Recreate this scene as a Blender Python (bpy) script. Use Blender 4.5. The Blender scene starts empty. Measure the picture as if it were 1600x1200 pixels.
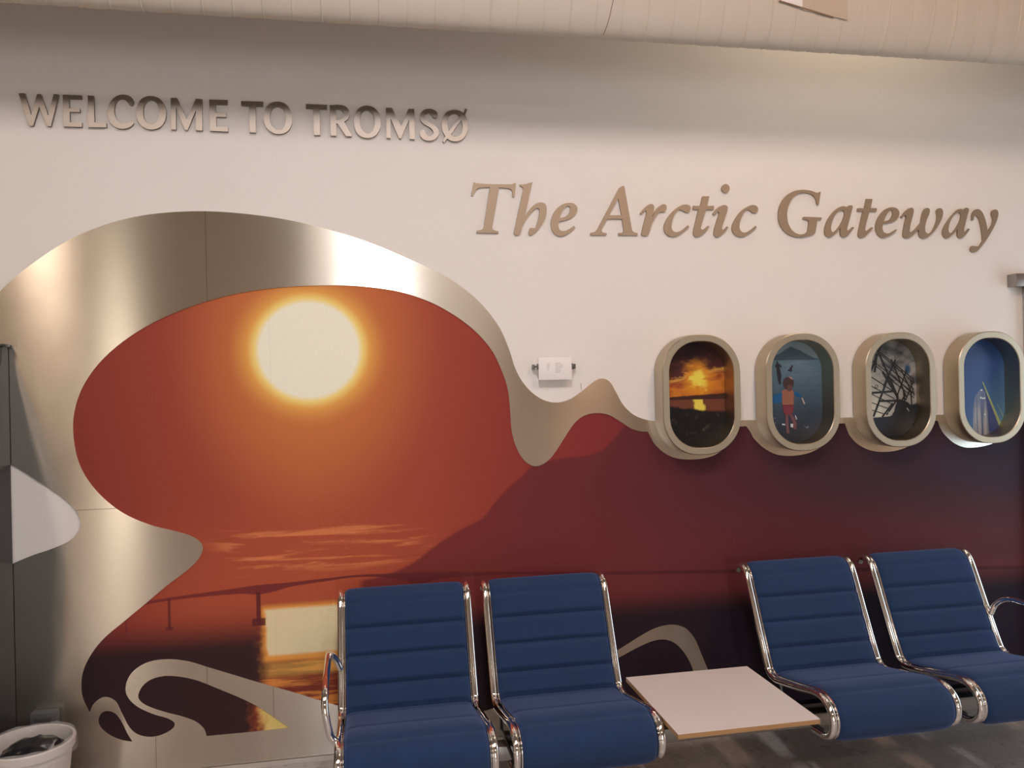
import bpy, bmesh, math, random
from math import sin, cos, pi, radians, sqrt
from mathutils import Vector, Matrix

# ------------------------------------------------------------------ camera
F_PX = 1250.0
YAW = radians(10.7)
ROLL = radians(1.23)
EYE = 1.55
DIST = 3.43
scene = bpy.context.scene
cam_data = bpy.data.cameras.new('camera')
cam_data.sensor_width = 36.0
cam_data.lens = F_PX / 1600.0 * 36.0
cam_data.clip_start = 0.05
cam = bpy.data.objects.new('camera', cam_data)
scene.collection.objects.link(cam)
fwd = Vector((sin(YAW), cos(YAW), 0))
rgt0 = Vector((cos(YAW), -sin(YAW), 0))
up0 = Vector((0, 0, 1))
rgt = rgt0 * cos(ROLL) - up0 * sin(ROLL)
upv = rgt0 * sin(ROLL) + up0 * cos(ROLL)
M = Matrix((rgt, upv, -fwd)).transposed().to_4x4()
M.translation = Vector((0, -DIST, EYE))
cam.matrix_world = M
scene.camera = cam

# ------------------------------------------------------------------ world, exposure
world = bpy.data.worlds.new('world')
scene.world = world
world.use_nodes = True
world.node_tree.nodes['Background'].inputs[0].default_value = (0.9, 0.76, 0.62, 1)
world.node_tree.nodes['Background'].inputs[1].default_value = 0.09
scene.view_settings.view_transform = 'Standard'
scene.view_settings.look = 'None'
scene.view_settings.gamma = 1.0
scene.view_settings.use_curve_mapping = False
scene.view_settings.exposure = -0.12


def area(name, loc, target, size, size_y, power, color):
    l = bpy.data.lights.new(name, 'AREA')
    l.shape = 'RECTANGLE'
    l.size = size
    l.size_y = size_y
    l.energy = power
    l.color = color
    o = bpy.data.objects.new(name, l)
    scene.collection.objects.link(o)
    o.location = loc
    o.rotation_euler = (Vector(target) - Vector(loc)).to_track_quat('-Z', 'Y').to_euler()
    return o


# daylight through the tall narrow window of the hall, behind the camera
area('daylight', (0.25, -8.85, 1.75), (0.25, 0, 1.5), 0.40, 2.3, 40, (0.93, 0.97, 1.0))
# added cool light from the right end, standing in for daylight
area('added_cool_light', (4.25, -1.0, 1.0), (2.6, -.3, .5), 1.2, 1.9, 9, (0.62, 0.85, 1.0))
# ceiling lighting of the hall: narrow panels running away from the wall
area('ceiling_light_middle', (0.13, -2.7, 3.79), (0.13, -2.1, 0.0), 0.20, 1.5, 82, (1.0, 0.93, 0.945))
area('ceiling_light_right', (2.05, -2.5, 3.79), (2.15, -1.9, 0.0), 0.24, 1.3, 50, (1.0, 0.64, 0.44))
area('ceiling_light_left', (-2.35, -2.7, 3.79), (-2.2, -2.1, 0.0), 0.24, 1.3, 42, (1.0, 0.78, 0.62))
area('ceiling_light_rear', (0.6, -6.2, 3.79), (0.6, -6.2, 0.0), 2.4, 0.3, 60, (1.0, 0.86, 0.74))
# lamp between duct and ceiling washing the top of the wall at the right
area('cove_light', (2.35, -0.30, 3.80), (2.3, -0.22, 3.0), 1.3, 0.2, 9, (1.0, 0.80, 0.58))

# ------------------------------------------------------------------ pixel -> place
def ray(px, py):
    u = (px - 800) / F_PX
    v = -(py - 600) / F_PX
    a = u * cos(ROLL) + v * sin(ROLL)
    b = -u * sin(ROLL) + v * cos(ROLL)
    return Vector((cos(YAW) * a + sin(YAW), cos(YAW) - sin(YAW) * a, b))


def at_y(px, py, Y=0.0):
    r = ray(px, py)
    t = (Y + DIST) / r.y
    return (r.x * t, EYE + r.z * t)          # X, Z on the vertical plane at Y


def at_z(px, py, Z):
    r = ray(px, py)
    t = (Z - EYE) / r.z
    return Vector((r.x * t, r.y * t - DIST, Z))


# ------------------------------------------------------------------ object helpers
def link(o):
    scene.collection.objects.link(o)
    return o


def obj(name, bm, mat, parent=None, smooth=True):
    me = bpy.data.meshes.new(name)
    bmesh.ops.recalc_face_normals(bm, faces=bm.faces)
    bm.to_mesh(me)
    bm.free()
    o = link(bpy.data.objects.new(name, me))
    for m in (mat if isinstance(mat, (list, tuple)) else [mat]):
        me.materials.append(m)
    if smooth:
        me.polygons.foreach_set('use_smooth', [True] * len(me.polygons))
        try:
            me.set_sharp_from_angle(angle=radians(35))
        except Exception:
            pass
    o.parent = parent
    return o


def empty(name, loc, label, cat, group=None):
    o = link(bpy.data.objects.new(name, None))
    o.empty_display_size = 0.1
    o.location = loc
    o['label'] = label
    o['category'] = cat
    if group:
        o['group'] = group
    return o


def tag(o, label, cat, group=None):
    o['label'] = label
    o['category'] = cat
    if group:
        o['group'] = group
    return o


def struct(o):
    o['kind'] = 'structure'
    return o


def bm_box(bm, x0, x1, y0, y1, z0, z1, bevel=0.0, seg=2):
    r = bmesh.ops.create_cube(bm, size=1.0)
    for v in r['verts']:
        v.co = Vector((x0 + (v.co.x + .5) * (x1 - x0), y0 + (v.co.y + .5) * (y1 - y0), z0 + (v.co.z + .5) * (z1 - z0)))
    if bevel > 0:
        es = list({e for v in r['verts'] for e in v.link_edges})
        bmesh.ops.bevel(bm, geom=es, offset=bevel, segments=seg, affect='EDGES', profile=0.5)
    return bm


def box(name, x0, x1, y0, y1, z0, z1, mat, parent=None, bevel=0.0):
    return obj(name, bm_box(bmesh.new(), x0, x1, y0, y1, z0, z1, bevel), mat, parent, smooth=bevel > 0)


def cr_open(pts, n=8):
    """Catmull-Rom through open list of Vectors"""
    out = []
    P = [pts[0] + (pts[0] - pts[1])] + list(pts) + [pts[-1] + (pts[-1] - pts[-2])]
    for i in range(1, len(P) - 2):
        p0, p1, p2, p3 = P[i - 1], P[i], P[i + 1], P[i + 2]
        for k in range(n):
            t = k / n
            out.append(0.5 * ((2 * p1) + (p2 - p0) * t + (2 * p0 - 5 * p1 + 4 * p2 - p3) * t * t + (3 * p1 - p0 - 3 * p2 + p3) * t ** 3))
    out.append(pts[-1].copy())
    return out


def cr_closed(pts, n=6):
    """closed outline; entries (x, y) smooth or (x, y, 1) corner"""
    V = [Vector((p[0], p[1])) for p in pts]
    C = [len(p) > 2 for p in pts]
    N = len(V)
    out = []
    for i in range(N):
        j = (i + 1) % N
        p1, p2 = V[i], V[j]
        if C[i] and C[j]:
            out.append(p1.copy())
            continue
        p0 = V[i - 1] if not C[i] else p1
        p3 = V[(i + 2) % N] if not C[j] else p2
        if C[i]:
            p0 = p1 + (p1 - p2) * 0.15
        if C[j]:
            p3 = p2 + (p2 - p1) * 0.15
        # tangent lengths limited so uneven spacing never loops
        d = (p2 - p1).length
        def tan(a, b, c):
            t = (c - a)
            return t.normalized() * d if t.length > 1e-9 else (c - b)
        m1 = tan(p0, p1, p2) if not C[i] else (p2 - p1)
        m2 = tan(p1, p2, p3) if not C[j] else (p2 - p1)
        for k in range(n):
            t = k / n
            h00 = 2 * t ** 3 - 3 * t * t + 1
            h10 = t ** 3 - 2 * t * t + t
            h01 = -2 * t ** 3 + 3 * t * t
            h11 = t ** 3 - t * t
            out.append(p1 * h00 + m1 * h10 + p2 * h01 + m2 * h11)
    return out


def plate(name, loops, y_front, thick, mat, parent=None, bevel=0.0, origin=None):
    """loops of (X, Z); plate whose front face is at Y=y_front and back at y_front+thick"""
    cu = bpy.data.curves.new(name, 'CURVE')
    cu.dimensions = '2D'
    cu.fill_mode = 'BOTH'
    cu.extrude = max(thick / 2 - bevel, 1e-5)
    cu.bevel_depth = bevel
    cu.bevel_resolution = 1
    cu.offset = -bevel
    for lp in loops:
        s = cu.splines.new('POLY')
        s.points.add(len(lp) - 1)
        for p, q in zip(s.points, lp):
            p.co = (q[0], q[1], 0, 1)
        s.use_cyclic_u = True
    tmp = bpy.data.objects.new('tmp', cu)
    link(tmp)
    dg = bpy.context.evaluated_depsgraph_get()
    me = bpy.data.meshes.new_from_object(tmp.evaluated_get(dg))
    bpy.data.objects.remove(tmp)
    bpy.data.curves.remove(cu)
    ox, oz = origin if origin else (0.0, 0.0)
    yc = y_front + thick / 2
    for v in me.vertices:
        x, y, z = v.co
        v.co = (x - ox, -z if origin else yc - z, y - oz)
    me.name = name
    me.materials.clear()
    me.materials.append(mat)
    o = link(bpy.data.objects.new(name, me))
    if origin:
        o.location = (ox, yc, oz)
    o.parent = parent
    return o


def rrect(cx, cz, w, h, r, n=14):
    out = []
    for (sx, sz, a0) in ((1, 1, 0), (-1, 1, 90), (-1, -1, 180), (1, -1, 270)):
        for k in range(n + 1):
            a = radians(a0 + 90 * k / n)
            out.append(Vector((cx + sx * (w / 2 - r) + r * cos(a), cz + sz * (h / 2 - r) + r * sin(a))))
    return out


def sweep(bm, pts, r, seg=12, caps=True, ry=None):
    """tube along list of Vectors"""
    rings = []
    n = len(pts)
    prev = None
    for i, p in enumerate(pts):
        t = (pts[min(i + 1, n - 1)] - pts[max(i - 1, 0)]).normalized()
        if prev is None:
            a = Vector((1, 0, 0)) if abs(t.x) < 0.9 else Vector((0, 0, 1))
            nrm = (a - t * a.dot(t)).normalized()
        else:
            nrm = (prev - t * prev.dot(t)).normalized()
        prev = nrm
        b = t.cross(nrm)
        rr = r[i] if isinstance(r, (list, tuple)) else r
        rings.append([bm.verts.new(p + nrm * cos(2 * pi * k / seg) * rr + b * sin(2 * pi * k / seg) * (ry or rr)) for k in range(seg)])
    for i in range(n - 1):
        for k in range(seg):
            bm.faces.new((rings[i][k], rings[i][(k + 1) % seg], rings[i + 1][(k + 1) % seg], rings[i + 1][k]))
    if caps:
        bm.faces.new(rings[0])
        bm.faces.new(list(reversed(rings[-1])))
    return bm


# ------------------------------------------------------------------ node helpers
def lin(c):
    return tuple(((v / 255) / 12.92 if v / 255 <= 0.04045 else ((v / 255 + 0.055) / 1.055) ** 2.4) for v in c)


WHITE_SEEN = lin((222, 211, 205))


def alb(c, k=0.72):
    """albedo of a colour seen next to the white wall"""
    l = lin(c)
    return tuple(min(0.95, k * a / b) for a, b in zip(l, WHITE_SEEN)) + (1.0,)


class G:
    """small expression builder over a node tree"""
    def __init__(self, name):
        self.mat = bpy.data.materials.new(name)
        self.mat.use_nodes = True
        self.nt = self.mat.node_tree
        self.bsdf = self.nt.nodes['Principled BSDF']
        self._tc = None

    def new(self, t, **kw):
        n = self.nt.nodes.new(t)
        for k, v in kw.items():
            setattr(n, k, v)
        return n

    def put(self, sock, v):
        if isinstance(v, E):
            self.nt.links.new(v.s, sock)
        elif isinstance(v, (tuple, list)):
            sock.default_value = v
        else:
            sock.default_value = v

    def coords(self, kind='Object'):
        tc = self.new('ShaderNodeTexCoord')
        sp = self.new('ShaderNodeSeparateXYZ')
        self.nt.links.new(tc.outputs[kind], sp.inputs[0])
        self.vec = E(self, tc.outputs[kind])
        return E(self, sp.outputs[0]), E(self, sp.outputs[1]), E(self, sp.outputs[2])

    def math(self, op, a, b=0.0, c=0.0, clamp=False):
        n = self.new('ShaderNodeMath', operation=op, use_clamp=clamp)
        self.put(n.inputs[0], a)
        self.put(n.inputs[1], b)
        if op in ('MULTIPLY_ADD', 'SMOOTH_MIN', 'SMOOTH_MAX'):
            self.put(n.inputs[2], c)
        return E(self, n.outputs[0])

    def smooth(self, a, b, x):
        """0 below a, 1 above b"""
        n = self.new('ShaderNodeMapRange', interpolation_type='SMOOTHSTEP')
        lo, hi, t0, t1 = (a, b, 0.0, 1.0) if a < b else (b, a, 1.0, 0.0)
        self.put(n.inputs['Value'], x)
        n.inputs['From Min'].default_value = lo
        n.inputs['From Max'].default_value = hi
        n.inputs['To Min'].default_value = t0
        n.inputs['To Max'].default_value = t1
        return E(self, n.outputs[0])

    def mix(self, f, a, b):
        n = self.new('ShaderNodeMix', data_type='RGBA')
        self.put(n.inputs[0], f)
        self.put(n.inputs[6], a)
        self.put(n.inputs[7], b)
        return E(self, n.outputs[2])

    def ramp(self, x, stops, x0=0.0, x1=1.0, interp='LINEAR'):
        n = self.new('ShaderNodeValToRGB')
        n.color_ramp.interpolation = interp
        els = n.color_ramp.elements
        stops = [((p - x0) / (x1 - x0), c) for p, c in stops]
        els[0].position, els[0].color = stops[0]
        els[1].position, els[1].color = stops[-1]
        for p, c in stops[1:-1]:
            e = els.new(p)
            e.color = c
        self.put(n.inputs[0], (x - x0) * (1.0 / (x1 - x0)))
        return E(self, n.outputs[0])

    def curve(self, x, pts, x0, x1, y0, y1):
        """y(x) through points"""
        n = self.new('ShaderNodeFloatCurve')
        c = n.mapping.curves[0]
        P = sorted(((p[0] - x0) / (x1 - x0), (p[1] - y0) / (y1 - y0)) for p in pts)
        c.points[0].location = P[0]
        c.points[1].location = P[-1]
        for p in P[1:-1]:
            c.points.new(*p)
        for p in c.points:
            p.handle_type = 'AUTO_CLAMPED'
        n.mapping.update()
        self.put(n.inputs[1], (x - x0) * (1.0 / (x1 - x0)))
        return E(self, n.outputs[0]) * (y1 - y0) + y0

    def noise(self, sx, sy, sz, scale=1.0, detail=3.0, rough=0.5, off=0.0, dist=0.0):
        mp = self.new('ShaderNodeMapping')
        mp.inputs['Scale'].default_value = (sx, sy, sz)
        mp.inputs['Location'].default_value = (off, off * .7, off * 1.3)
        self.nt.links.new(self.vec.s, mp.inputs[0])
        n = self.new('ShaderNodeTexNoise')
        n.inputs['Scale'].default_value = scale
        n.inputs['Detail'].default_value = detail
        n.inputs['Roughness'].default_value = rough
        n.inputs['Distortion'].default_value = dist
        self.nt.links.new(mp.outputs[0], n.inputs['Vector'])
        return E(self, n.outputs[0])

    def bump(self, h, strength=0.3, distance=0.002):
        n = self.new('ShaderNodeBump')
        n.inputs['Strength'].default_value = strength
        n.inputs['Distance'].default_value = distance
        self.put(n.inputs['Height'], h)
        self.nt.links.new(n.outputs[0], self.bsdf.inputs['Normal'])

    def out(self, color=None, rough=0.5, metal=0.0, spec=0.5, **kw):
        b = self.bsdf
        if color is not None:
            self.put(b.inputs['Base Color'], color)
        self.put(b.inputs['Roughness'], rough)
        self.put(b.inputs['Metallic'], metal)
        self.put(b.inputs['Specular IOR Level'], spec)
        for k, v in kw.items():
            self.put(b.inputs[k.replace('_', ' ')], v)
        return self.mat


class E:
    def __init__(self, g, s):
        self.g = g
        self.s = s
    def __add__(self, o): return self.g.math('ADD', self, o)
    __radd__ = __add__
    def __sub__(self, o): return self.g.math('SUBTRACT', self, o)
    def __rsub__(self, o): return self.g.math('SUBTRACT', o, self)
    def __mul__(self, o): return self.g.math('MULTIPLY', self, o)
    __rmul__ = __mul__
    def __truediv__(self, o): return self.g.math('DIVIDE', self, o)
    def abs(self): return self.g.math('ABSOLUTE', self)
    def sqrt(self): return self.g.math('SQRT', self)
    def min(self, o): return self.g.math('MINIMUM', self, o)
    def max(self, o): return self.g.math('MAXIMUM', self, o)
    def frac(self): return self.g.math('FRACT', self)
    def sin(self): return self.g.math('SINE', self)
    def clamp(self): return self.g.math('ADD', self, 0.0, clamp=True)


def simple(name, color, rough=0.5, metal=0.0, spec=0.5, nz=0.0, scale=40.0, bump=0.0, **kw):
    g = G(name)
    g.coords()
    c = color if len(color) == 4 else tuple(color) + (1.0,)
    if nz > 0 or bump > 0:
        n = g.noise(1, 1, 1, scale=scale, detail=4)
        if nz > 0:
            c = g.mix(n, tuple(v * (1 - nz) for v in c[:3]) + (1,), tuple(min(1, v * (1 + nz)) for v in c[:3]) + (1,))
        if bump > 0:
            g.bump(n, bump, 0.002)
    return g.out(c, rough, metal, spec, **kw)


# ------------------------------------------------------------------ materials
def m_wall():
    g = G('white_wallpaper')
    x, y, z = g.coords()
    weave = g.noise(60, 60, 900, scale=1, detail=2) + g.noise(700, 700, 60, scale=1, detail=2)
    big = g.noise(1, 1, 1, scale=1.6, detail=3)
    c = g.mix(big, (0.80, 0.775, 0.755, 1), (0.83, 0.81, 0.79, 1))
    g.bump(weave, 0.12, 0.001)
    return g.out(c, 0.62, spec=0.25)


def m_brushed(name, vertical=False, base=(0.82, 0.77, 0.69), rough=0.225, seams=(), aniso=0.96):
    g = G(name)
    x, y, z = g.coords('Object')
    if vertical:
        st = g.noise(500, 500, 4, scale=1, detail=3)
    else:
        st = g.noise(3, 3, 600, scale=1, detail=3)
    smudge = g.noise(1, 1, 1, scale=3.2, detail=5, rough=0.6)
    f = (st - 0.5) * 0.3 + (smudge - 0.5) * 0.35 + 0.5
    c = g.mix(f, tuple(v * 0.88 for v in base) + (1,), tuple(min(1, v * 1.1) for v in base) + (1,))
    for s in seams:            # joints between sheets
        if s[0] == 'v':
            m = g.smooth(0.0022, 0.0008, (x - s[1]).abs()) * g.smooth(s[2], s[2] + .002, z) * g.smooth(s[3], s[3] - .002, z)
        else:
            m = g.smooth(0.0022, 0.0008, (z - s[1]).abs()) * g.smooth(s[2], s[2] + .002, x) * g.smooth(s[3], s[3] - .002, x)
        c = g.mix(m * 0.55, c, (0.16, 0.14, 0.13, 1))
    r = (smudge - 0.5) * 0.08 + rough
    tg = g.new('ShaderNodeCombineXYZ')
    tg.inputs[0].default_value = 1.0 if vertical else 0.0
    tg.inputs[2].default_value = 0.0 if vertical else 1.0
    g.nt.links.new(tg.outputs[0], g.bsdf.inputs['Tangent'])
    g.bsdf.inputs['Anisotropic'].default_value = aniso
    g.bsdf.inputs['Anisotropic Rotation'].default_value = 0.0
    return g.out(c, r, 1.0)


def seam_v(p0, p1):
    a, b = at_y(*p0, -0.008), at_y(*p1, -0.008)
    return ('v', (a[0] + b[0]) / 2, min(a[1], b[1]), max(a[1], b[1]))


def seam_h(p0, p1):
    a, b = at_y(*p0, -0.008), at_y(*p1, -0.008)
    return ('h', (a[1] + b[1]) / 2, min(a[0], b[0]), max(a[0], b[0]))


SEAMS = [seam_v((321, 325), (323, 475)), seam_h((100, 797), (240, 793)), seam_v((323, 1035), (324, 1070)),
         seam_v((427, 1065), (428, 1130)), seam_v((243, 1150), (245, 1210))]
MAT_WALL = m_wall()
MAT_METAL = m_brushed('brushed_steel_sheet', seams=SEAMS)
MAT_LETTER = m_brushed('brushed_steel_letter', vertical=True, base=(0.29, 0.26, 0.23), rough=0.38)
MAT_BRONZE = m_brushed('satin_bronze_letter', vertical=True, base=(0.42, 0.34, 0.26), rough=0.62, aniso=0.3)
MAT_RING = m_brushed('satin_steel_frame', vertical=True, base=(0.52, 0.44, 0.33), rough=0.42, aniso=0.6)
MAT_CHROME = simple('polished_chrome', (0.86, 0.86, 0.86), 0.06, 1.0, nz=0.02)
MAT_STEEL = simple('grey_steel', (0.34, 0.33, 0.32), 0.35, 0.9, nz=0.08)
MAT_DARKSTEEL = simple('dark_steel', (0.12, 0.12, 0.12), 0.4, 0.8, nz=0.1)
MAT_KIOSK = simple('black_lacquer', (0.018, 0.019, 0.020), 0.45, nz=0.1)
MAT_BIN = simple('white_plastic', (0.66, 0.63, 0.60), 0.35, nz=0.04, scale=6)
MAT_BAG = simple('black_bag_plastic', (0.010, 0.011, 0.015), 0.28, nz=0.3, scale=30, bump=0.6)
MAT_DUCT = simple('painted_duct_cloth', (0.57, 0.52, 0.45), 0.7, nz=0.04, scale=12, bump=0.15)
MAT_TABLE = simple('white_laminate', (0.70, 0.65, 0.64), 0.22, nz=0.015, scale=8)
MAT_CARD = simple('white_card', (0.86, 0.84, 0.83), 0.4, nz=0.01)
MAT_INK = simple('grey_print', (0.42, 0.40, 0.40), 0.6, nz=0.05)
MAT_CLIP = simple('dark_clip_metal', (0.18, 0.17, 0.16), 0.35, 0.7, nz=0.05)


def m_liner():
    g = G('clear_bin_liner')
    g.coords()
    n = g.noise(1, 1, 1, scale=45, detail=3)
    g.bump(n, 0.8, 0.004)
    return g.out((0.75, 0.75, 0.76, 1), 0.12, Alpha=0.22)


MAT_LINER = m_liner()


def m_wood_edge():
    g = G('plywood_edge')
    x, y, z = g.coords()
    n = g.noise(8, 8, 400, scale=1, detail=2)
    return g.out(g.mix(n, (0.30, 0.165, 0.07, 1), (0.50, 0.30, 0.14, 1)), 0.5)


MAT_EDGE = m_wood_edge()


def m_fabric():
    g = G('blue_wool_fabric')
    x, y, z = g.coords()
    w = g.noise(500, 500, 500, scale=1, detail=2)
    b = g.noise(1, 1, 1, scale=9, detail=4)
    f = w * 0.6 + b * 0.4
    c = g.mix(f, (0.008, 0.024, 0.072, 1), (0.020, 0.050, 0.135, 1))
    g.bump(w, 0.35, 0.0015)
    return g.out(c, 0.85, spec=0.2, Sheen_Weight=0.35, Sheen_Roughness=0.5, Sheen_Tint=(0.35, 0.45, 0.9, 1))


MAT_FABRIC = m_fabric()


def m_floor():
    g = G('grey_stone_tile')
    x, y, z = g.coords()
    T = 0.30
    u = ((x + 0.12) / T).frac()
    v = ((y + 0.05) / T).frac()
    gu = g.smooth(0.012, 0.004, (u - 0.5).abs() * -1.0 + 0.5)
    gv = g.smooth(0.012, 0.004, (v - 0.5).abs() * -1.0 + 0.5)
    grout = gu.max(gv)
    n = g.noise(1, 1, 1, scale=5, detail=6, rough=0.6)
    c = g.mix(n, (0.33, 0.305, 0.295, 1), (0.42, 0.39, 0.37, 1))
    c = g.mix(grout * 0.9, c, (0.45, 0.42, 0.39, 1))
    r = g.noise(1, 1, 1, scale=14, detail=4, off=3) * 0.25 + 0.17
    g.bump(grout * -1.0, 0.3, 0.002)
    return g.out(c, r, spec=0.5)


# ---- the printed mural: sunset, sea, bridge and mountain
def PX(px, py, Y=-0.004):
    return at_y(px, py, Y)


def m_mural():
    g = G('sunset_mural_print')
    x, y, z = g.coords()
    X = lambda px, py=800: PX(px, py)[0]
    Z = lambda px, py: PX(px, py)[1]
    base = g.ramp(x, [(X(115), alb((142, 58, 50))), (X(260), alb((160, 68, 53))), (X(480), alb((178, 80, 56))),
                      (X(680), alb((166, 70, 54))), (X(800), alb((148, 58, 50))), (X(960), alb((130, 48, 48))),
                      (X(1150), alb((105, 44, 46))), (X(1400), alb((75, 42, 48)))], X(115), X(1400))
    # brighter orange towards the water
    low = g.smooth(Z(450, 760), Z(450, 930), z) * g.smooth(X(780), X(520), x) * g.smooth(X(150), X(330), x)
    c = g.mix(low * 0.55, base, alb((188, 88, 58)))
    # glow of the printed sun
    sx, sz = PX(483, 547)
    sr = (PX(566, 547)[0] - PX(399, 547)[0]) / 2
    dx = (x - sx)
    dz = (z - sz) * 1.02
    r = (dx * dx + dz * dz).sqrt()
    # glow stretched upward and downward
    dzz = dz * 0.72
    r2 = (dx * dx + dzz * dzz).sqrt()
    gl = g.smooth(sr * 2.8, sr * 0.75, r2)
    c = g.mix(gl * 0.7, c, alb((220, 130, 70)))
    c = g.mix(g.smooth(sr * 1.55, sr * 0.95, r), c, alb((240, 172, 84)))
    c = g.mix(g.smooth(sr * 1.18, sr * 0.98, r), c, alb((252, 218, 130)))
    c = g.mix(g.smooth(sr * 1.03, sr * 0.90, r), c, alb((250, 240, 198), .86))
    # thin lit clouds
    st = g.noise(1.6, 1, 22, scale=1.5, detail=5, rough=0.6, dist=0.6)
    win = g.smooth(X(300), X(380), x) * g.smooth(X(700), X(610), x) * g.smooth(Z(450, 905), Z(450, 880), z) * g.smooth(Z(450, 815), Z(450, 835), z)
    c = g.mix(g.smooth(0.50, 0.66, st) * win * 0.75, c, alb((232, 135, 84)))
    # mountain
    ridge = [(560, 908), (600, 899), (640, 882), (680, 853), (720, 827), (750, 812), (775, 783), (800, 757), (816, 745), (834, 726), (862, 719),
             (934, 707), (956, 689), (975, 668), (1010, 640), (1100, 600), (1250, 590), (1600, 585)]
    rp = [PX(*p) for p in ridge]
    x0, x1 = rp[0][0], rp[-1][0]
    ry = g.curve(x, rp, x0, x1, 0.6, 1.8)
    mt = g.smooth(-0.010, 0.010, ry - z) * g.smooth(x0 - .01, x0 + .03, x)
    mcol = g.ramp(x, [(X(560), alb((132, 54, 48))), (X(760), alb((118, 46, 46))), (X(960), alb((104, 42, 46))),
                      (X(1100), alb((86, 40, 48))), (X(1300), alb((66, 38, 46))), (X(1600), alb((50, 42, 52)))], X(560), X(1600))
    sky_haze = g.smooth(Z(900, 880), Z(900, 760), z)
    mcol = g.mix((1.0 - sky_haze) * 0.35, mcol, alb((124, 50, 48)))
    c = g.mix(mt, c, mcol)
    # the sea: darkens towards the bottom
    sea = g.smooth(Z(300, 965), Z(300, 1022), z)
    seatop = g.smooth(Z(300, 945), Z(300, 985), z)
    c = g.mix(seatop * 0.4, c, alb((112, 48, 44)))
    dark = g.ramp(x, [(X(120), alb((38, 31, 36))), (X(500), alb((52, 34, 38))), (X(800), alb((36, 30, 38))), (X(1600), alb((20, 22, 34)))], X(120), X(1600))
    c = g.mix(sea * 0.96, c, dark)
    # bridge deck
    dt = [(195, 951), (228, 940), (262, 934), (325, 925), (375, 918), (403, 914), (450, 910), (512, 903), (559, 898), (606, 896), (653, 894), (700, 893),
          (760, 893), (900, 893), (1050, 891), (1200, 889)]
    db = [(195, 956), (228, 945), (262, 939), (325, 932), (375, 928), (403, 929), (430, 924), (450, 918), (512, 908), (559, 902), (606, 903), (640, 910),
          (655, 914), (675, 908), (700, 903), (760, 899), (900, 899), (1050, 897), (1200, 895)]
    tp = [PX(*p) for p in dt]
    bp = [PX(*p) for p in db]
    a0, a1 = tp[0][0], tp[-1][0]
    top = g.curve(x, tp, a0, a1, 0.6, 1.0)
    bot = g.curve(x, bp, a0, a1, 0.6, 1.0)
    deck = g.smooth(-0.002, 0.003, top - z) * g.smooth(-0.002, 0.003, z - bot) * g.smooth(a0, a0 + .05, x)
    bcol = g.ramp(x, [(X(200), alb((120, 46, 46))), (X(1200), alb((72, 32, 40)))], X(200), X(1200))
    c = g.mix(deck * 0.88, c, bcol)
    def rect(xa, ya, xb, yb, soft=0.003, xx=None):
        xx = xx or x
        p, q = PX(xa, ya), PX(xb, yb)
        return g.smooth(p[0] - soft, p[0] + soft, xx) * g.smooth(q[0] + soft, q[0] - soft, xx) * g.smooth(q[1] - soft, q[1] + soft, z) * g.smooth(p[1] + soft, p[1] - soft, z)
    # sunlight on the water, printed
    nz = g.noise(1, 1, 1, scale=9, detail=5, rough=0.65)
    nzs = g.noise(1.2, 1, 14, scale=3.0, detail=4, rough=0.6, off=2)
    jag = (nz - 0.5) * 0.10
    xr = x + jag
    pl, pr = PX(408, 980)[0], PX(700, 980)[0]
    path = g.smooth(pl - 0.03, pl + 0.05, xr) * g.smooth(pr, pr - 0.10, xr) * g.smooth(Z(450, 1230), Z(450, 1180), z) * g.smooth(Z(450, 948), Z(450, 1000), z)
    fl = g.smooth(0.40, 0.60, nzs)
    c = g.mix(path * (fl * 0.35 + 0.6), c, g.mix(fl, alb((160, 66, 46)), alb((226, 138, 68))))
    pz = g.smooth(Z(480, 1028), Z(480, 1036), z) * g.smooth(Z(480, 1058), Z(480, 1048), z)
    c = g.mix(path * pz * 0.45, c, alb((240, 186, 92)))
    xj = x + (nz - 0.5) * 0.05
    bl = rect(409, 948, 620, 1018, 0.016, xj)
    c = g.mix(bl, c, alb((240, 160, 76)))
    bl2 = rect(415, 953, 615, 1009, 0.009, xj)
    c = g.mix(bl2, c, alb((240, 216, 172)))
    # glitter in the small lower window of the mural
    i0 = PX(388, 1110)[0]
    gx = g.smooth(i0 - 0.03, i0 + 0.10, x + (nz - 0.5) * 0.30) * g.smooth(Z(400, 1090), Z(400, 1098), z) * g.smooth(X(475), X(465), x)
    c = g.mix(gx, c, alb((205, 96, 52)))
    i1 = PX(405, 1110)[0]
    gx2 = g.smooth(i1 - 0.02, i1 + 0.04, x + (nz - 0.5) * 0.16) * g.smooth(Z(400, 1090), Z(400, 1098), z) * g.smooth(X(475), X(465), x)
    c = g.mix(gx2, c, alb((232, 200, 120)))
    # bridge piers
    for (xa, ya, xb, yb, k) in ((400, 926, 408, 975, .9), (394, 967, 415, 977, .9), (262, 936, 267, 982, .8), (259, 980, 271, 985, .7), (195, 958, 199, 990, .4)):
        c = g.mix(rect(xa, ya, xb, yb, 0.002) * k, c, alb((96, 40, 42)))
    # seams of the print sheets
    for sxp in (860, 427, 1290):
        c = g.mix(g.smooth(0.004, 0.001, (x - X(sxp)).abs()) * 0.04, c, alb((60, 30, 30)))
    grain = g.noise(1, 1, 1, scale=140, detail=2)
    c = g.mix((grain - 0.5) * 0.08 + 0.03, c, alb((120, 60, 50)))
    return g.out(c, 0.6, spec=0.15)


MAT_MURAL = m_mural()

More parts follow.
